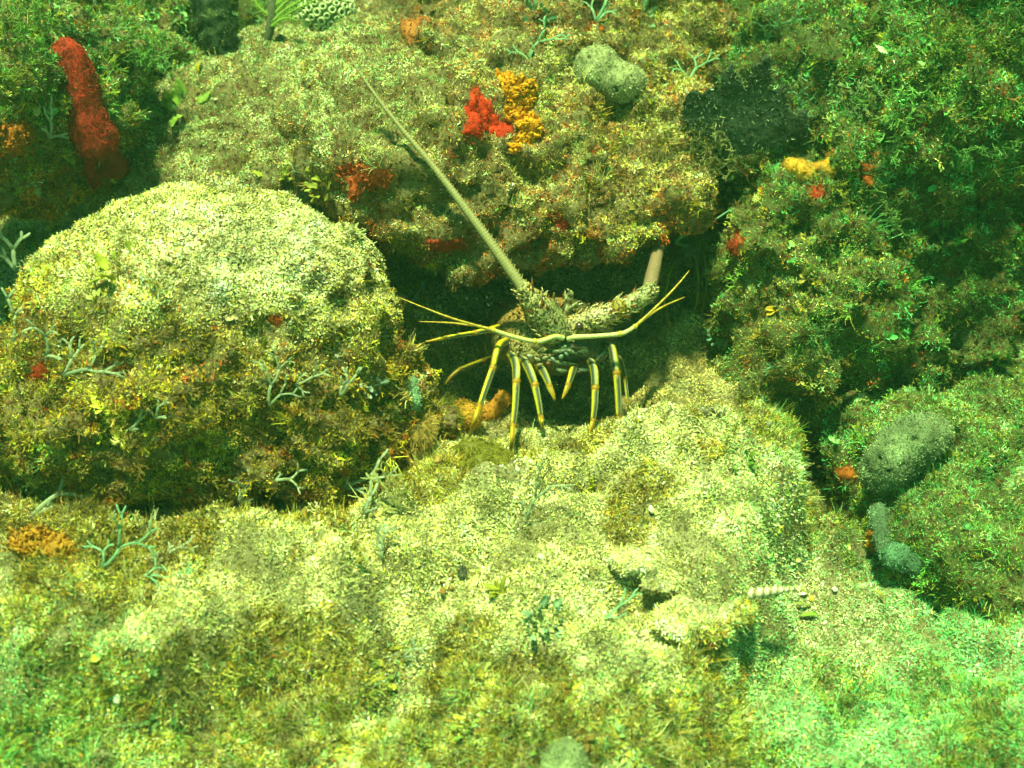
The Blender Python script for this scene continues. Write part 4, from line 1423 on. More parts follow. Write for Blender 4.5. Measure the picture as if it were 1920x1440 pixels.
vl = chip_mesh('velvet', v[k_] + RNG.normal(0, .0012, (5200, 3)), n[k_] * .7 + RNG.normal(0, .6, (5200, 3)), .0016 * np.exp(RNG.normal(0, .4, 5200)), .0006 * np.exp(RNG.normal(0, .3, 5200)), cl_)
vl.parent = plate
vl.matrix_parent_inverse = plate.matrix_basis.inverted()
tag(plate, 'dark jagged plate sponge standing out from the reef at upper right', 'sponge')

# ------------------------------------------------------------------ corals at the top
cd = hit(612, 40)[2]
cr = px2m(50, cd)
cc = P(612, 20, cd - .012)
coral = Build().ball(cc, cr, (.20, .22, .09), 4, (1, .9, .86), (0, 0, 0), .06, 2).build('cup_coral', paint_mat('coral_skin', .7, .2, .4, (.10, .09, .04), 400, .5), None, cc - Vector((0, 0, cr * .8)))
tag(coral, 'round pale coral studded with ring shaped cups at the top edge', 'coral')
cup_me = None
cup_mat = paint_mat('coral_cup', .6, .3, .2, (.25, .28, .12), 400, .3)
gold = math.pi * (3 - math.sqrt(5))
for i in range(120):
    z = 1 - 2 * (i + .5) / 120; rad = math.sqrt(1 - z * z)
    dv = Vector((rad * math.cos(gold * i), rad * math.sin(gold * i), z))
    q = cc + Vector((dv.x * cr, dv.y * cr * .9, dv.z * cr * .86))
    if dv.dot((CAM - q).normalized()) < -.1: continue
    if cup_me is None:
        b = Build()
        prof = [(1.0, -.2), (.95, .45), (.72, .62), (.50, .35), (.42, -.15), (0.02, -.25)]
        for k, (r_, h_) in enumerate(prof):
            for s in range(12):
                a = 2 * math.pi * s / 12
                b.v.append(Vector((r_ * math.cos(a), r_ * math.sin(a), h_)) * px2m(7.2, cd)); b.c.append((.26, .30, .12) if k == 0 else ((.62, .70, .40) if k < 4 else (.07, .08, .03)))
            if k:
                for s in range(12):
                    b.f.append(((k - 1) * 12 + s, (k - 1) * 12 + (s + 1) % 12, k * 12 + (s + 1) % 12, k * 12 + s))
        cup = b.build('cup', cup_mat)
        cup_me = cup.data
    else:
        cup = bpy.data.objects.new('cup', cup_me); COL.objects.link(cup)
    cup.parent = coral
    nrm = Vector((dv.x, dv.y / .9, dv.z / .86)).normalized()
    s = random.uniform(.85, 1.15)
    cup.matrix_parent_inverse = coral.matrix_basis.inverted()
    cup.matrix_basis = Matrix.Translation(q) @ nrm.to_track_quat('Z', 'Y').to_matrix().to_4x4() @ Matrix.Diagonal((s, s * random.uniform(.8, 1.1), 1, 1))

pd = hit(505, 75)[2] - .005
plume = empty('sea_plume', P(506, 75, pd), 'green feathery sea plume with a grey stem at the top edge', 'soft coral')
p, r = polyP(smooth_poly([(500, 85, pd, 7), (506, 55, pd - .005, 9), (510, 25, pd - .008, 10), (508, -15, pd - .01, 8)], 5))
Build().tube(p, r, 10, (.13, .14, .085)).build('stem', MAT_SPONGE, plume)
for pts in ([(512, 40, 3), (530, 22, 2.6), (556, 6, 2.4), (585, -12, 1.8)], [(514, 26, 3), (530, 10, 2.6), (550, -10, 2)], [(508, 50, 2.6), (525, 38, 2.4), (542, 34, 2.2), (556, 40, 1.6)], [(512, 12, 2.6), (528, 2, 2.2), (540, -14, 1.6)], [(506, 30, 2.6), (488, 16, 2.2), (474, -4, 1.6)], [(512, 46, 2.4), (540, 26, 2.2), (566, 12, 2), (600, -4, 1.6)]):
    q = smooth_poly([(x, y, pd - .01, r_) for x, y, r_ in pts], 6)
    p, r = polyP(q)
    b = Build().tube(p, r, 6, (.22, .36, .05))
    for i in range(1, len(p) - 1):
        tg = (p[i + 1] - p[i - 1]).normalized(); sd = tg.cross(FWD).normalized()
        for sg in (-1, 1):
            for w in range(2):
                b.cone(p[i] + tg * random.uniform(-.001, .001), sd * sg + tg * .7 - FWD * random.uniform(-.5, .6), random.uniform(.003, .0048), .00045, (.26, .46, .06), 4)
    b.build('branch', MAT_LEAFY, plume)

# ------------------------------------------------------------------ seaweeds
def forked(px, py, ang, size, label, levels=4, col=(.36, .47, .36), w=2.0, lift=.008, spread=.5, seed=None, d=None, droop=.15):
    """a flat forked sprig; ang: degrees in the picture, 90 is up; size: length in pixels"""
    rr = random.Random(seed if seed is not None else px * 7 + py)
    loc, nrm, dd = hit(px, py)
    if d: dd = d; loc = P(px, py, d)
    if nrm.dot(CAM - loc) < 0: nrm = -nrm
    S = px2m(size, dd)
    out = (nrm * .7 + (CAM - loc).normalized() * .5).normalized()
    a = math.radians(ang)
    d0 = (RGT * math.cos(a) + UPV * math.sin(a)); d0 = (d0 - out * d0.dot(out) * .8).normalized()
    b = Build()

    def grow(p, dr, l, lev, wd):
        sd = out.cross(dr).normalized()
        bend = sd * rr.uniform(-.38, .38) + out * rr.uniform(-.2, .3)
        pts = [p + dr * l * t + bend * l * t * t for t in (0, .35, .7, 1)]
        c = tuple(np.array(col) * rr.uniform(.8, 1.2))
        b.tube(pts, [wd, wd * .92, wd * .92, wd * (.95 if lev < levels - 1 else .6)], 8, c, .32, out)
        if lev < levels - 1:
            e = pts[-1]; t2 = (pts[-1] - pts[-2]).normalized(); sd = out.cross(t2).normalized()
            k = rr.uniform(.75, 1.25)
            for sg in (-1, 1):
                if lev > 0 and rr.random() < .12: continue
                ds_ = (t2 + sd * sg * spread * k * rr.uniform(.8, 1.3) + out * rr.uniform(-.2, .15)).normalized()
                grow(e - t2 * wd * .4, ds_, l * rr.uniform(.55, .85), lev + 1, wd * .84)
    p0 = loc + out * .0035
    l0 = S * .46
    grow(p0 - d0 * .003, (d0 + out * lift * 40).normalized(), l0, 0, px2m(w * 1.5, dd))
    s0 = out.cross(d0).normalized()
    for sg in rr.sample((-1, 1), rr.choice((1, 2))):
        grow(p0 - d0 * .003, (d0 + s0 * sg * rr.uniform(.5, 1.1) + out * rr.uniform(.1, .5)).normalized(), l0 * rr.uniform(.4, .75), 1, px2m(w * 1.25, dd))
    o = b.build('forked_seaweed', MAT_ALGA, None, p0)
    return tag(o, label, 'seaweed', 'pale forked seaweed sprigs')


FK = [
    (30, 500, 100, 80, 'pale forked seaweed standing against the dark hollow at the left edge', 3, 3.2),
    (60, 965, 55, 150, 'large pale forked seaweed arching in the shadow under the boulder, lower left', 3, 3.2),
    (130, 700, 25, 120, 'pale forked seaweed lying across the left flank of the boulder', 4, 2.6),
    (95, 660, 60, 80, 'pale forked sprig just above the left flank spot on the boulder', 3, 2.4),
    (30, 640, 65, 120, 'long pale forked strand at the far left side of the boulder', 3, 2.6),
    (250, 800, 30, 60, 'small pale forked sprig on the lower middle of the boulder', 3, 2),
    (300, 775, 75, 60, 'small pale upright forked sprig in the middle of the boulder front', 3, 2),
    (505, 750, 100, 90, 'grey forked sprig on the right part of the boulder front', 4, 2),
    (560, 720, 10, 70, 'thin pale forked strand across the dark hole in the boulder', 3, 1.8),
    (640, 735, 60, 70, 'curving pale forked sprig beside the leafy cluster on the boulder', 3, 2.2),
    (655, 915, 35, 100, 'stout pale forked seaweed at the dark lower right edge of the boulder', 3, 2.8),
    (600, 945, 20, 110, 'pale forked seaweed spreading below the boulder at its right foot', 4, 2.4),
    (520, 900, 15, 60, 'small pale forked sprig in the shadow under the boulder front', 3, 2),
    (450, 930, 60, 70, 'pale forked sprig hanging at the dark base of the boulder', 3, 2),
    (690, 955, 70, 80, 'pale forked sprig on the shelf right of the boulder foot', 3, 2.4),
    (740, 950, 130, 85, 'yellowish forked sprig curling on the shelf beside the boulder foot', 4, 2.0),
    (985, 965, 95, 90, 'pale many-forked sprig lying on the shelf in front of the lobster', 4, 2.0),
    (1010, 920, 60, 60, 'thin dark olive forked sprig on the shelf nearest the lobster', 4, 1.4),
    (1140, 1160, 30, 80, 'thin bluish forked sprig across the dark hollow in the shelf', 3, 1.8),
    (760, 1225, 60, 50, 'tiny pale forked sprig on the lower middle of the shelf', 3, 1.8),
    (200, 1060, 30, 100, 'pale bluish forked seaweed on the shelf at the lower left', 4, 2.2),
    (280, 1085, 10, 80, 'greenish forked sprig in the middle of the left shelf', 4, 2),
    (320, 1040, 60, 60, 'pale forked sprig on the shelf just below the boulder front', 3, 2),
    (720, 1040, 100, 70, 'pale forked sprig right of the brown patch on the shelf', 4, 2),
    (90, 250, 70, 70, 'pale forked sprig at the foot of the red finger sponge', 3, 2.4),
    (190, 290, 150, 60, 'cream forked sprig in front of the red finger sponge base', 3, 2.4),
    (770, 575, 70, 50, 'white thin forked sprig on the right shoulder of the boulder by the den', 4, 1.5),
    (1290, 150, 60, 70, 'pale green forked sprig left of the dark plate sponge', 4, 1.8),
    (1480, 220, 40, 70, 'mint forked sprig at the right edge of the dark plate sponge', 4, 1.8),
    (1440, 60, 60, 90, 'mint forked sprig high on the reef at upper right', 4, 2),
    (1120, 40, 50, 90, 'mint forked sprig on the top of the reef above the ball sponge', 4, 2),
    (990, 110, 80, 80, 'pale green forked sprig above the orange frilly sponge', 4, 1.8),
]
for px_, py_, an_, sz_, lb_, lv_, w_ in FK:
    olive = any(k in lb_ for k in ('olive', 'yellowish', 'cream'))
    mint = any(k in lb_ for k in ('mint', 'green', 'bluish'))
    forked(px_, py_, an_, sz_, lb_, lv_, (.20, .19, .06) if 'olive' in lb_ else ((.42, .40, .12) if olive else ((.24, .48, .28) if mint else (.40, .47, .32))), w_ * .95, d=.86 if 'dark hollow at the left' in lb_ else None)


def leafy(px, py, r, label, col, n=16, leaf=14, group='leafy seaweed clumps', seed=None, lobes=True):
    """a rosette of lobed blades; r, leaf in pixels"""
    rr = random.Random(seed if seed is not None else px * 3 + py)
    loc, nrm, dd = hit(px, py)
    if nrm.dot(CAM - loc) < 0: nrm = -nrm
    up = (nrm + Vector((0, 0, .5))).normalized()
    a1_ = up.orthogonal().normalized(); a2_ = up.cross(a1_)
    R = px2m(r, dd); L = px2m(leaf, dd)
    root = empty('leafy_seaweed', loc, label, 'seaweed', group)
    for k in range(n):
        th = rr.uniform(0, 6.283); q = R * math.sqrt(rr.random()) * .8
        base = loc + a1_ * q * math.cos(th) + a2_ * q * math.sin(th) - up * .001
        d = (a1_ * math.cos(th) + a2_ * math.sin(th)) * rr.uniform(.3, 1.1) + up * rr.uniform(.35, 1.1) + Vector((rr.uniform(-.4, .4), rr.uniform(-.4, .4), 0))
        d.normalize()
        sd = d.cross(up if abs(d.dot(up)) < .95 else a1_).normalized(); nn = sd.cross(d).normalized()
        l = L * rr.uniform(.6, 1.25); wd = l * rr.uniform(.35, .6)
        b = Build()
        c = tuple(np.clip(np.array(col) * rr.uniform(.7, 1.25), 0, .8))
        M = 7
        curl = rr.uniform(-.4, .5); ph = rr.uniform(0, 6)
        for side in (0, 1):
            o0 = len(b.v)
            for i in range(M):
                t = i / (M - 1)
                prof = math.sin(math.pi * min(1, .12 + .8 * t)) ** .8 * (1 + (.22 * math.sin(t * 15 + ph) if lobes else 0))
                for j in (-1, 0, 1):
                    ww = wd * .5 * prof * j * (.65 if i == M - 1 else 1)
                    b.v.append(base + d * l * t + sd * ww + nn * (curl * l * t * t + abs(j) * wd * .14 * math.sin(t * 9 + ph) + (.00028 if side else 0)))
                    b.c.append(c)
            for i in range(M - 1):
                for j in range(2):
                    f = (o0 + i * 3 + j, o0 + i * 3 + j + 1, o0 + (i + 1) * 3 + j + 1, o0 + (i + 1) * 3 + j)
                    b.f.append(f if side else f[::-1])
        for i in range(M - 1):
            for j in (0, 2):
                q0 = i * 3 + j; q1 = (i + 1) * 3 + j; S_ = M * 3
                b.f.append((q0, q1, q1 + S_, q0 + S_))
        b.build('blade', MAT_LEAFY, root)
    return root


BLU, YGR, GRN, MNT = (.34, .46, .40), (.42, .44, .05), (.20, .36, .07), (.20, .44, .26)
leafy(690, 715, 34, 'bluish white leafy seaweed cluster on the right side of the boulder', BLU, 22, 17)
leafy(640, 665, 24, 'pale mauve leafy clump above the bluish cluster on the boulder', (.38, .38, .30), 14, 14)
leafy(1455, 685, 30, 'mint green leafy seaweed on the reef pillar, right of the den', MNT, 20, 16)
leafy(1350, 630, 22, 'small teal leafy seaweed at the right side of the den mouth', (.12, .34, .24), 16, 14)
leafy(1020, 1170, 44, 'large pale mint leafy seaweed in the middle of the front shelf', (.36, .54, .34), 20, 24)
leafy(345, 200, 34, 'broad green leafy seaweed on the pale slope at upper left', (.28, .44, .06), 9, 36, lobes=False)
leafy(228, 505, 46, 'broad yellow green blades on the upper left of the boulder', (.46, .48, .05), 7, 48, lobes=False)
leafy(490, 665, 30, 'yellow round-leaved seaweed on the front of the boulder', (.44, .40, .05), 10, 20, lobes=False)
leafy(600, 350, 34, 'yellow green leafy clump on top of the boulder, rear right', YGR, 14, 24)
leafy(660, 430, 24, 'pale leafy clump on the top right shoulder of the boulder', (.46, .50, .24), 16, 14)
leafy(1100, 908, 18, 'bright yellow green tuft on the shelf right of centre', (.55, .56, .03), 18, 11)
leafy(945, 1105, 20, 'yellow green blade clump on the lower middle shelf', YGR, 6, 30, lobes=False)
leafy(720, 1215, 10, 'single olive yellow blade pair on the lower left shelf', (.40, .36, .04), 2, 26, lobes=False)
leafy(660, 1040, 26, 'olive brown leafy patch beside the dark holes in the shelf', (.30, .26, .05), 12, 18)
leafy(840, 1090, 22, 'rusty brown leafy clump on the middle of the shelf', (.26, .13, .03), 12, 15)
leafy(1340, 775, 22, 'pale mauve leafy tuft where the shelf meets the reef pillar', (.34, .32, .26), 12, 16)
leafy(1390, 870, 24, 'green leafy clump at the right rim of the shelf', GRN, 14, 16)
leafy(1570, 790, 36, 'dark green leafy clump in the hollow behind the shelf', (.07, .16, .05), 20, 18)
leafy(880, 1360, 30, 'grass green leafy clump near the bottom edge, middle', (.24, .42, .07), 14, 18)
leafy(1010, 1395, 34, 'bright green tuft left of the rounded sponge at the bottom edge', (.26, .46, .06), 16, 18)
leafy(300, 1340, 40, 'green leafy clump in the dark hollow at the bottom left', (.12, .26, .08), 16, 22)
leafy(1510, 130, 34, 'light green leafy clump above the dark plate sponge', MNT, 16, 20)
leafy(1000, 40, 40, 'mint leafy clump at the top middle of the reef', MNT, 18, 22)
leafy(1200, 40, 44, 'pale mint leafy clump right of the reef top', (.30, .50, .30), 18, 22)
leafy(520, 330, 30, 'olive leafy fringe along the rear of the boulder top', YGR, 12, 20)
leafy(120, 930, 26, 'dark olive leafy tuft in the hollow left under the boulder', (.13, .14, .03), 12, 18)


def bush(px, py, r, label, col, n=60, seed=None):
    """a branching bushy alga: many thin forked stems from one holdfast"""
    rr = random.Random(seed if seed is not None else px + 5 * py)
    loc, nrm, dd = hit(px, py)
    if nrm.dot(CAM - loc) < 0: nrm = -nrm
    up = (nrm * .8 + Vector((0, 0, .7))).normalized()
    R = px2m(r, dd)
    root = empty('bushy_seaweed', loc, label, 'seaweed', 'bushy green seaweeds')
    nb = 5
    for q in range(nb):
        b = Build()
        for k in range(n // nb):
            d = (up * .8 + Vector((rr.gauss(0, .75), rr.gauss(0, .75), rr.gauss(0, .6)))).normalized()
            sl = Vector((rr.uniform(-1, 1), rr.uniform(-1, 1), rr.uniform(-1, 1))); p = loc + (sl - nrm * sl.dot(nrm)) * R * .75 - nrm * .002
            c = tuple(np.clip(np.array(col) * rr.uniform(.6, 1.35), 0, .8))

            def grow(p, d, l, lev, w):
                e = p + d * l + Vector((rr.gauss(0, .1), rr.gauss(0, .1), rr.gauss(0, .1))) * l
                b.tube([p, (p + e) / 2 + Vector((rr.gauss(0, .05), rr.gauss(0, .05), 0)) * l, e], [w, w * .85, w * .6], 4, c, cap=False)
                if lev < 2:
                    for s in range(3):
                        grow(p + (e - p) * rr.uniform(.5, 1), (d + Vector((rr.gauss(0, .6), rr.gauss(0, .6), rr.gauss(0, .6)))).normalized(), l * rr.uniform(.45, .7), lev + 1, w * .75)
            grow(p, d, px2m(20, dd) * rr.uniform(.6, 1.2), 0, px2m(1.6, dd))
        b.build('branch', MAT_LEAFY, root)
    return root


bush(1720, 235, 85, 'big light green bushy seaweed in the middle of the right reef wall', (.18, .40, .10), 90)
bush(1835, 300, 70, 'green bushy seaweed at the right shoulder of the reef wall', (.10, .28, .07), 70)
bush(1615, 205, 60, 'pale green bushy seaweed right of the dark plate sponge', (.30, .44, .20), 60)
bush(1790, 110, 80, 'yellow green bushy seaweed near the top right', (.17, .27, .04), 70)
bush(1640, 70, 80, 'olive green bushy seaweed at the top of the right reef', (.16, .26, .05), 70)
bush(1880, 60, 70, 'dark green bushy seaweed in the top right corner', (.07, .18, .04), 60)
bush(1660, 400, 60, 'dark green bushy seaweed low on the right reef wall', (.08, .17, .04), 60)
bush(1760, 480, 60, 'dark mixed bushy seaweed over the right hollow', (.10, .16, .05), 60)
bush(250, 90, 80, 'green bushy seaweed behind the red finger sponge', (.14, .32, .07), 70)
bush(60, 60, 80, 'bright green bushy seaweed in the top left corner', (.17, .34, .06), 70)
bush(40, 180, 60, 'yellow green bushy seaweed left of the red finger sponge', (.28, .30, .05), 60)
bush(290, 200, 60, 'soft green bushy seaweed right of the red finger sponge', (.17, .32, .10), 60)
bush(1330, 290, 50, 'brownish green bushy seaweed below the dark plate sponge', (.26, .26, .10), 60)
bush(1540, 640, 45, 'green bushy seaweed on the right flank of the reef pillar', (.13, .28, .09), 50)

# hairy tufts by the lobster's feet
def hairy(name, path, rpx, label, col, n, hl):
    """a lump wrapped in fine hair; path: pixels"""
    rr = random.Random(int(path[0][0]))
    dd = min(hit(x, y)[2] for x, y in path)
    dm_ = [hit(x, y)[2] for x, y in path]
    bl = [blob(P(x, y, .5 * h_ + .5 * sum(dm_) / len(dm_) - px2m(k, dd) * .3), [px2m(k, dd)] * 3) for (x, y), k, h_ in zip(path, rpx, dm_)]
    me = rock_mesh(name, bl, voxel=.0025, amps=((60, .002),), seed=3)
    v, t = mesh_np(me); nn = vnormals(v, t)
    org = v.mean(0)
    c = np.ones((len(v), 4), dtype=np.float32); c[:, :3] = np.array(col) * .8
    me.vertices.foreach_set('co', (v - org).astype(np.float32).ravel())
    at = me.color_attributes.new('paint', 'FLOAT_COLOR', 'POINT'); at.data.foreach_set('color', c.ravel()); me.update()
    o = link(name, me, MAT_LEAFY); o.location = org
    tag(o, label, 'seaweed')
    i = RNG.integers(0, len(v), n)
    ax = nn[i] * .6 + np.array([0, 0, -.1]) + RNG.normal(0, .35, (n, 3)) + np.array([.2, -.3, -.35])
    col_ = np.clip(np.array(col) * np.exp(RNG.normal(0, .35, (n, 1))), .01, .8)
    h = chip_mesh('hair', v[i], ax, hl * np.exp(RNG.normal(0, .3, n)), np.full(n, .00028), col_)
    h.parent = o; h.matrix_parent_inverse = o.matrix_basis.inverted()
    EXCL.extend([(x, y, k) for (x, y), k in zip(path, rpx)])
    return o


hairy('hairy_seaweed', [(798, 795), (788, 812), (782, 828), (795, 850)], [20, 24, 22, 16], 'golden brown hairy tuft at the right foot of the boulder', (.40, .27, .07), 2600, .0042)
hairy('hairy_seaweed', [(880, 845), (900, 850), (922, 860), (945, 872), (960, 880), (905, 872)], [24, 27, 28, 27, 24, 24], "olive brown hairy mat under the lobster's left feet", (.24, .22, .03), 6000, .005)
hairy('hairy_seaweed', [(838, 750), (842, 770), (850, 790)], [12, 14, 14], 'olive hairy strand beside the round orange lump', (.16, .17, .03), 1200, .006)

# ------------------------------------------------------------------ bits on the sand and shelf
def pebble(px, py, r, label, col=(.72, .72, .62), flat=.5, name='shell_fragment', cat='shell', seed=0, dr=0.0):
    loc, nrm, dd = hit(px, py)
    R = px2m(r, dd)
    b = Build().ball(loc + Vector((0, 0, R * .25 + .0008)), R, col, 3, (1.1, .85, flat), (.3, .2 * seed, seed * 1.3), .35, seed)
    return tag(b.build(name, MAT_WHITE, None, loc), label, cat)


pebble(1565, 1108, 7, 'white rounded shell bit on the sand, nearest the undercut rock', seed=1)
pebble(1503, 1117, 8, 'white oval shell bit on the sand beside the striped spire', seed=2, flat=.35)
pebble(1546, 1170, 4.5, 'small white grain on the middle of the sand patch', seed=3)
pebble(1522, 1126, 6, 'yellow pebble beside the white oval shell bit', (.55, .40, .04), .7, 'pebble', 'pebble', 4)
pebble(1222, 960, 9, 'bright white spot of shell on the shelf right of centre', (.78, .78, .70), .5, seed=5)
pebble(1628, 1176, 4.5, 'small tan pebble on the right of the sand patch', (.55, .42, .20), .7, 'pebble', 'pebble', 6)
pebble(1450, 1074, 6, 'pale pebble at the foot of the shelf edge above the sand', (.55, .58, .40), .7, 'pebble', 'pebble', 7)
pebble(970, 885, 7, 'white chip of shell beside the hairy mat', (.72, .70, .58), .35, seed=8)
pebble(855, 855, 9, 'bluish white chip of shell left of the hairy mat', (.52, .58, .50), .35, seed=9)
pebble(1440, 800, 7, 'grey pebble at the foot of the reef pillar', (.20, .20, .15), .7, 'pebble', 'pebble', 10)
pebble(220, 1315, 9, 'long white shell sliver at the lower left', (.74, .74, .62), .3, seed=11)
pebble(1015, 1048, 7, 'white chip on the shelf above the yellow blades', (.70, .68, .55), .4, seed=12)
pebble(822, 868, 8, 'tan round pebble below the golden hairy tuft', (.45, .28, .12), .8, 'pebble', 'pebble', 13)
pebble(405, 190, 5, 'pinkish white grain beside the broad green leaves', (.66, .52, .42), .7, 'pebble', 'pebble', 14)
EXCL += [(1565, 1108, 9), (1503, 1117, 9), (1222, 960, 11)]


def leaf_bit(px, py, ang, l, w, col, label):
    loc, nrm, dd = hit(px, py)
    a = math.radians(ang)
    d = (RGT * math.cos(a) + UPV * math.sin(a)); d = (d - nrm * d.dot(nrm)).normalized()
    L = px2m(l, dd)
    pts = [loc + nrm * (.0025 + .002 * math.sin(t * 3.1)) + d * L * (t - .5) for t in np.linspace(0, 1, 7)]
    rad = [px2m(w, dd) * .5 * (.25 + .75 * math.sin(math.pi * (.08 + .84 * t))) for t in np.linspace(0, 1, 7)]
    o = Build().tube(pts, rad, 8, col, .14, nrm).build('drift_leaf', MAT_LEAFY, None, loc)
    return tag(o, label, 'leaf')


leaf_bit(1642, 1120, -65, 22, 10, (.50, .42, .03), 'small yellow leaf lying by the shadow of the undercut rock')
leaf_bit(1515, 1158, 8, 36, 10, (.26, .42, .05), 'green blade lying on the sand')
leaf_bit(1500, 1138, 12, 56, 7, (.34, .38, .10), 'long thin olive blade lying below the striped spire')
leaf_bit(380, 128, 100, 26, 15, (.55, .42, .02), 'small upright yellow leaf at the rim of the upper left recess')
leaf_bit(1640, 640, 20, 26, 12, (.20, .42, .14), 'green leaf in the dark right reef hollow')

# striped spire of shell sticking out of the shelf over the sand
loc0, _, d0_ = hit(1405, 1118)
q = catmull([(1384, 1121, d0_ - .002, 5), (1410, 1114, d0_ - .012, 9.5), (1440, 1109, d0_ - .014, 9), (1468, 1106, d0_ - .014, 6), (1490, 1105, d0_ - .014, 2)], 14)
p, r = polyP([tuple(x) for x in q])
n_ = len(p)
b = Build()
b.tube(p, [x * (1 + .10 * math.sin(i * 1.9)) for i, x in enumerate(r)], 14, lambda a, t: (.66, .62, .48) if math.sin(t * (n_ - 1) * 1.0 + a * 6.283 * 1.0) > -.25 else (.22, .17, .08))
sp = b.build('spire_shell', MAT_WHITE, None, loc0)
tag(sp, 'slender white striped spire shell poking out of the shelf over the sand', 'shell')

# specks drifting in the water of the den
b = Build()
rr = random.Random(9)
for i in range(420):
    if rr.random() < .75: x, y = rr.gauss(960, 190), rr.gauss(590, 90)
    else: x, y = rr.uniform(0, 1920), rr.uniform(0, 1440)
    dmax = hit(x, y)[2]
    dep = rr.uniform(.72, max(.74, min(dmax - .004, 1.0)))
    if dep > dmax - .002: continue
    c0, s = P(x, y, dep), rr.uniform(.00012, .00032)
    o0 = len(b.v)
    b.v += [c0 + Vector(q) * s for q in ((1, 0, 0), (-1, 0, 0), (0, 1, 0), (0, -1, 0), (0, 0, 1), (0, 0, -1))]
    b.c += [(.7, .75, .62)] * 6
    b.f += [tuple(o0 + k for k in f) for f in ((0, 2, 4), (2, 1, 4), (1, 3, 4), (3, 0, 4), (2, 0, 5), (1, 2, 5), (3, 1, 5), (0, 3, 5))]
tag(b.build('drifting_specks', MAT_WHITE), 'pale specks drifting in the water before the den', kind='stuff')
# ------------------------------------------------------------------ turf over all of it
def fields(p):
    return noise(p, 11, 51), noise(p, 26, 52), noise(p, 60, 53), noise(p, 8, 54)


def corner(px, py):
    """how far towards the sides of the place where green algae take over from pale sediment"""
    return np.clip(1.1 * sstep(1250, 1700, px) * sstep(560, 1100, py + 300) + .9 * sstep(420, -50, py) * sstep(950, 250, px) + .75 * sstep(480, 0, px) * sstep(980, 1350, py) + .40 * sstep(1100, 1400, py), 0, 1)


def FLAT(p, n, px, py, o):
    """0: upright filaments, 1: settled silt lying flat"""
    k = noise(p, 24, 71) + .6 * noise(p, 60, 72)
    if o is boulder:
        return sstep(720, 480, py + 150 * k)
    if o is seabed or o.name.startswith('small_rock'):
        return np.clip(.85 - 1.6 * np.maximum(0, k - .1), 0, 1)
    if o is ledge:
        return np.clip(sstep(.3, .9, n[:, 2] + .6 * k), 0, 1) * .8
    return .25 * sstep(.4, 1, n[:, 2] + .4 * k)


SAND = hit(1575, 1140)[0]


def s_ground(p, n, px, py):
    a, b, c, d = fields(p)
    g = corner(px, py)
    sand = np.exp(-(((p[:, 0] - SAND.x) / .040) ** 4 + ((p[:, 1] - SAND.y) / .045) ** 4))
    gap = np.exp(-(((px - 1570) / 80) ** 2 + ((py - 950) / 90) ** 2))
    gap = np.clip(gap + np.exp(-(((px - 130) / 190) ** 2 + ((py - 965) / 55) ** 2)) + .6 * np.exp(-(((px - 640) / 140) ** 2 + ((py - 1255) / 60) ** 2)) + .6 * np.exp(-(((px - 330) / 110) ** 2 + ((py - 1350) / 60) ** 2)), 0, 1)  # hollows under the boulder and lower left: their shade painted into the turf
    silt = np.exp(-(((px - 1180) / 330) ** 4 + ((py - 960) / 230) ** 4))
    mat_ = noise(p, 12, 81) + .55 * noise(p, 34, 82) + .25 * noise(p, 80, 83)
    patch = np.clip(sstep(.02, .14, mat_ - .30 * silt + .06 * sstep(1000, 500, px) + .22 * sstep(1060, 1240, py) * sstep(1250, 850, px) + .10 * sstep(450, 150, px)) + gap, 0, 1) * (1 - .8 * sand)
    em = sstep(1300, 1650, px) * sstep(850, 1150, py) * 1.1 * (1 - sand) + .3 * sstep(250, 0, px) * sstep(1150, 1400, py)  # emerald towards the sides: the light's green falloff put into the turf colour
    w = {'emerald': .9 * em, 'cream': 1.0 * (1 - .85 * g), 'mint': .05 + 1.3 * g * (1 - .4 * sand), 'pale': .30 * (1 - g) + .9 * sand, 'olive': .04 + 1.6 * patch, 'gold': .5 * patch * (1 - g), 'yellow': .10 + .25 * sstep(0, .3, a) * (1 - g),
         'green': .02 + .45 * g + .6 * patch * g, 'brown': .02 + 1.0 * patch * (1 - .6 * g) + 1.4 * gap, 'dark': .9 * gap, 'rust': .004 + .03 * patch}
    kw = {'twig': (.03 + .40 * patch) * (1 - sand), 'leaf': .012 * patch, 'hair': (.02 + .22 * patch) * (1 - sand)}
    den = sstep(-.035, .01, p[:, 1]) * sstep(.19, .15, p[:, 0]) * sstep(-.09, -.06, p[:, 0])
    for q in w: w[q] = w[q] * (1 - .95 * den)
    w['tan'] = 1.2 * den; w['cream'] = w['cream'] + .8 * den
    for q in kw: kw[q] = kw[q] * (1 - den)
    keep = np.clip(1.0 - .3 * sand, 0, 1)
    return w, kw, keep, 1 + .2 * patch


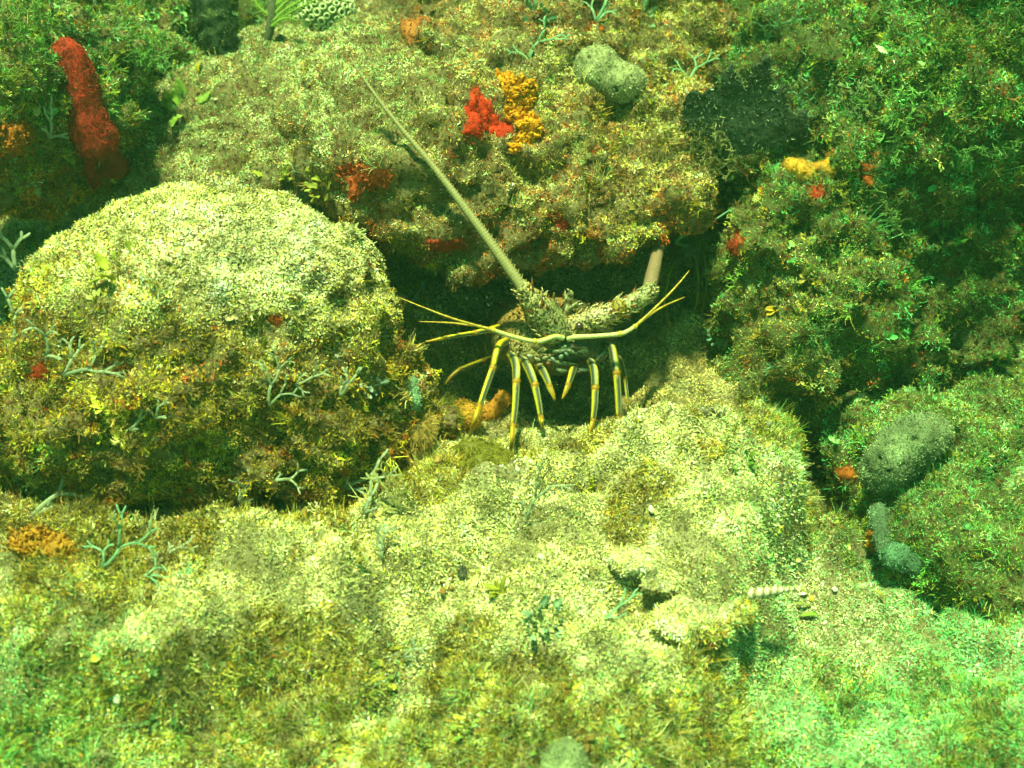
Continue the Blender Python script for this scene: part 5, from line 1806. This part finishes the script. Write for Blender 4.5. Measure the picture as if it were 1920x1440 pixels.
def s_boulder(p, n, px, py):
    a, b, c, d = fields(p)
    top = sstep(760, 430, py + 200 * a + 150 * b - .10 * (px - 400)) * sstep(-.1, .25, n[:, 2])  # pale sediment cap, made paler by the bright light painted into it
    white = np.exp(-(((px - 450) / 210) ** 2 + ((py - 475) / 85) ** 2)) * 4.2  # strongest light on the crown, put into the turf colour as white
    shade_patch = np.exp(-(((px - 575) / 40) ** 2 + ((py - 530) / 60) ** 2)) * 4 * sstep(-.1, .2, b)  # a shaded area of the boulder, painted into the turf as grey
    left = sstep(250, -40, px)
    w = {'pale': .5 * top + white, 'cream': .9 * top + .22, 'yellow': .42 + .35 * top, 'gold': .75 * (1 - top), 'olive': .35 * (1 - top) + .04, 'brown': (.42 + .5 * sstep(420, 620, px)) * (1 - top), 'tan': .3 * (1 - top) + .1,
         'rust': .03 + (.75 + .5 * sstep(420, 620, px)) * sstep(.06, .30, c) * (1 - top), 'mauve': .12 * (1 - top), 'grey': shade_patch, 'green': .25 * left, 'mint': .2 * left}
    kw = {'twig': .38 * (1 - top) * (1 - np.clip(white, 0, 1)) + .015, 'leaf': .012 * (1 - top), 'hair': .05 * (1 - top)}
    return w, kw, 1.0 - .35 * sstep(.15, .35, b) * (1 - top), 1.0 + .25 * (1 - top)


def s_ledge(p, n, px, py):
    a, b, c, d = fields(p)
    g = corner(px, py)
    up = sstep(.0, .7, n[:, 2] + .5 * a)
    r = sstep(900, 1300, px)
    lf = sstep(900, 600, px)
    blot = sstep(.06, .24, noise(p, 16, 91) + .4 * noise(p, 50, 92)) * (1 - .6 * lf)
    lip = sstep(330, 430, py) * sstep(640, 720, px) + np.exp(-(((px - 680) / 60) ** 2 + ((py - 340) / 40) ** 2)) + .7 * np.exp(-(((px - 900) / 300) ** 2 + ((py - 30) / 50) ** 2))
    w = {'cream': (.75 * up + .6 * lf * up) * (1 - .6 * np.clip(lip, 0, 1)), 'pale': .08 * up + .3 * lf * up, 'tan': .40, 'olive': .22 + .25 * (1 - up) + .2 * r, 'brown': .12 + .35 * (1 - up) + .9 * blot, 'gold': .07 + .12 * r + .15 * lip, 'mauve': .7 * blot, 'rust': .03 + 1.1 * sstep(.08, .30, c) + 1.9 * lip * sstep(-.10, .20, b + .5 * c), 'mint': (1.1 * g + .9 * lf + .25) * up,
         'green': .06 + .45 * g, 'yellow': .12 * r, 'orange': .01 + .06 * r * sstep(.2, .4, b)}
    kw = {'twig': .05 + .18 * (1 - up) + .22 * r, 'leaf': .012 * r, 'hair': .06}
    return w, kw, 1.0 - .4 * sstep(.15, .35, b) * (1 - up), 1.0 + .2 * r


def s_wall(p, n, px, py):
    a, b, c, d = fields(p)
    pil = np.exp(-(((px - 1460) / 130) ** 2 + ((py - 620) / 230) ** 2))
    up = sstep(-.1, .7, n[:, 2] + .5 * a)
    dk = sstep(1560, 1740, px) * sstep(120, 420, py)  # darkens the far right of the wall: shade put into the turf colour
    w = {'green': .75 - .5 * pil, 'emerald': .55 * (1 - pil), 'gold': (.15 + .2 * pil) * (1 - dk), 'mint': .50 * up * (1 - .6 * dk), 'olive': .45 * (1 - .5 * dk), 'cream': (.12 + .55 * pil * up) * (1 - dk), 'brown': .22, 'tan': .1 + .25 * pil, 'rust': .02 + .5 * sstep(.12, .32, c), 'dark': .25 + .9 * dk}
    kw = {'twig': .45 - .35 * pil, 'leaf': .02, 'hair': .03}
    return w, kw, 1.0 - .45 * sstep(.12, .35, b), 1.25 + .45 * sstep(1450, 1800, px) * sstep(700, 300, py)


def s_left(p, n, px, py):
    a, b, c, d = fields(p)
    g = sstep(420, 60, py + 120 * a)
    w = {'green': .12 + .6 * g, 'mint': .7 * g, 'emerald': .3 * g, 'olive': .5, 'yellow': .3, 'orange': .05 + .45 * (1 - g), 'rust': .05 + .5 * (1 - g), 'brown': .35, 'cream': .15}
    kw = {'twig': .45, 'leaf': .03, 'hair': .06}
    return w, kw, 1.0 - .4 * sstep(.12, .35, b), 1.45


def s_mound(p, n, px, py):
    a, b, c, d = fields(p)
    up = sstep(.1, .8, n[:, 2] + .4 * a)
    w = {'mint': .45 * up, 'emerald': .3, 'cream': .25 * up, 'green': .5, 'olive': .5, 'dark': .2, 'brown': .15 * (1 - up)}
    kw = {'twig': .35, 'leaf': .01, 'hair': .06}
    return w, kw, 1.0, 1.15


def s_back(p, n, px, py):
    a, b, c, d = fields(p)
    w = {'green': .8, 'mint': .4, 'olive': .5, 'brown': .25, 'cream': .1}
    kw = {'twig': .6, 'leaf': .05, 'hair': .2}
    return w, kw, 1.0, 1.9


for a_ in (
    ('seabed_turf', seabed, 980000, 60000, s_ground, None, 'short pale turf and sediment carpeting the seabed shelf'),
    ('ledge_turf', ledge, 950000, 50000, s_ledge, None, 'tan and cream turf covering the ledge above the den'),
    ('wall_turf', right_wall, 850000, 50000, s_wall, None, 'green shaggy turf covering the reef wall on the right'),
    ('slope_turf', backing, 100000, 20000, s_back, None, 'green turf on the reef slope behind'),
    ('turf', left_rock, 850000, 45000, s_left, left_rock, None),
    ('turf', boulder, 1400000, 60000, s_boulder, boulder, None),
    ('turf', rock_a, 1200000, 20000, s_ground, rock_a, None),
    ('turf', rock_b, 1200000, 20000, s_ground, rock_b, None),
    ('turf', mound, 1000000, 60000, s_mound, mound, None)):
    c0 = N_CHIPS
    for o_ in turf(*a_[:6]):
        if a_[6]: o_['label'] = a_[6]
    print('scattered', a_[1].name, N_CHIPS - c0)


def s_dust(p, n, px, py):
    w = {'cream': .5, 'mint': .3, 'olive': .3, 'dark': .25}
    return w, {'twig': .3, 'hair': .2}, sstep(-.2, .5, n[:, 2] * .8 + 1.2 * noise(p, 70, 61)) + .06, .75


for o_ in [q for q in COL.objects if q.get('category') == 'sponge' and q.name.split('.')[0] in ('ball_sponge', 'finger_sponge', 'plate_sponge', 'crescent_sponge', 'block_sponge', 'tube_sponge')]:
    red = 'red finger' in o_['label']
    turf('turf', o_, 90000 if red else 200000, 6000, s_dust, o_)
print('scattered', N_SCATTER, 'chips', N_CHIPS)

# ------------------------------------------------------------------ the green water itself
hv = [(x, y, z) for z in (-1.3, 1.25) for y in (-9.6, 9.6) for x in (-9.6, 9.6)]
me = bpy.data.meshes.new('haze')
me.from_pydata(hv, [], [(0, 2, 3, 1), (4, 5, 7, 6), (0, 1, 5, 4), (2, 6, 7, 3), (0, 4, 6, 2), (1, 3, 7, 5)])
me.update()
mh = bpy.data.materials.new('water_haze')
mh.use_nodes = True
mh.node_tree.nodes.clear()
pv = mh.node_tree.nodes.new('ShaderNodeVolumePrincipled')
pv.inputs['Color'].default_value = (.38, .95, .45, 1)
pv.inputs['Density'].default_value = .065
pv.inputs['Anisotropy'].default_value = .3
mo = mh.node_tree.nodes.new('ShaderNodeOutputMaterial')
mh.node_tree.links.new(pv.outputs[0], mo.inputs['Volume'])
me.materials.append(mh)
haze = bpy.data.objects.new('haze', me)
COL.objects.link(haze)
haze['kind'] = 'stuff'
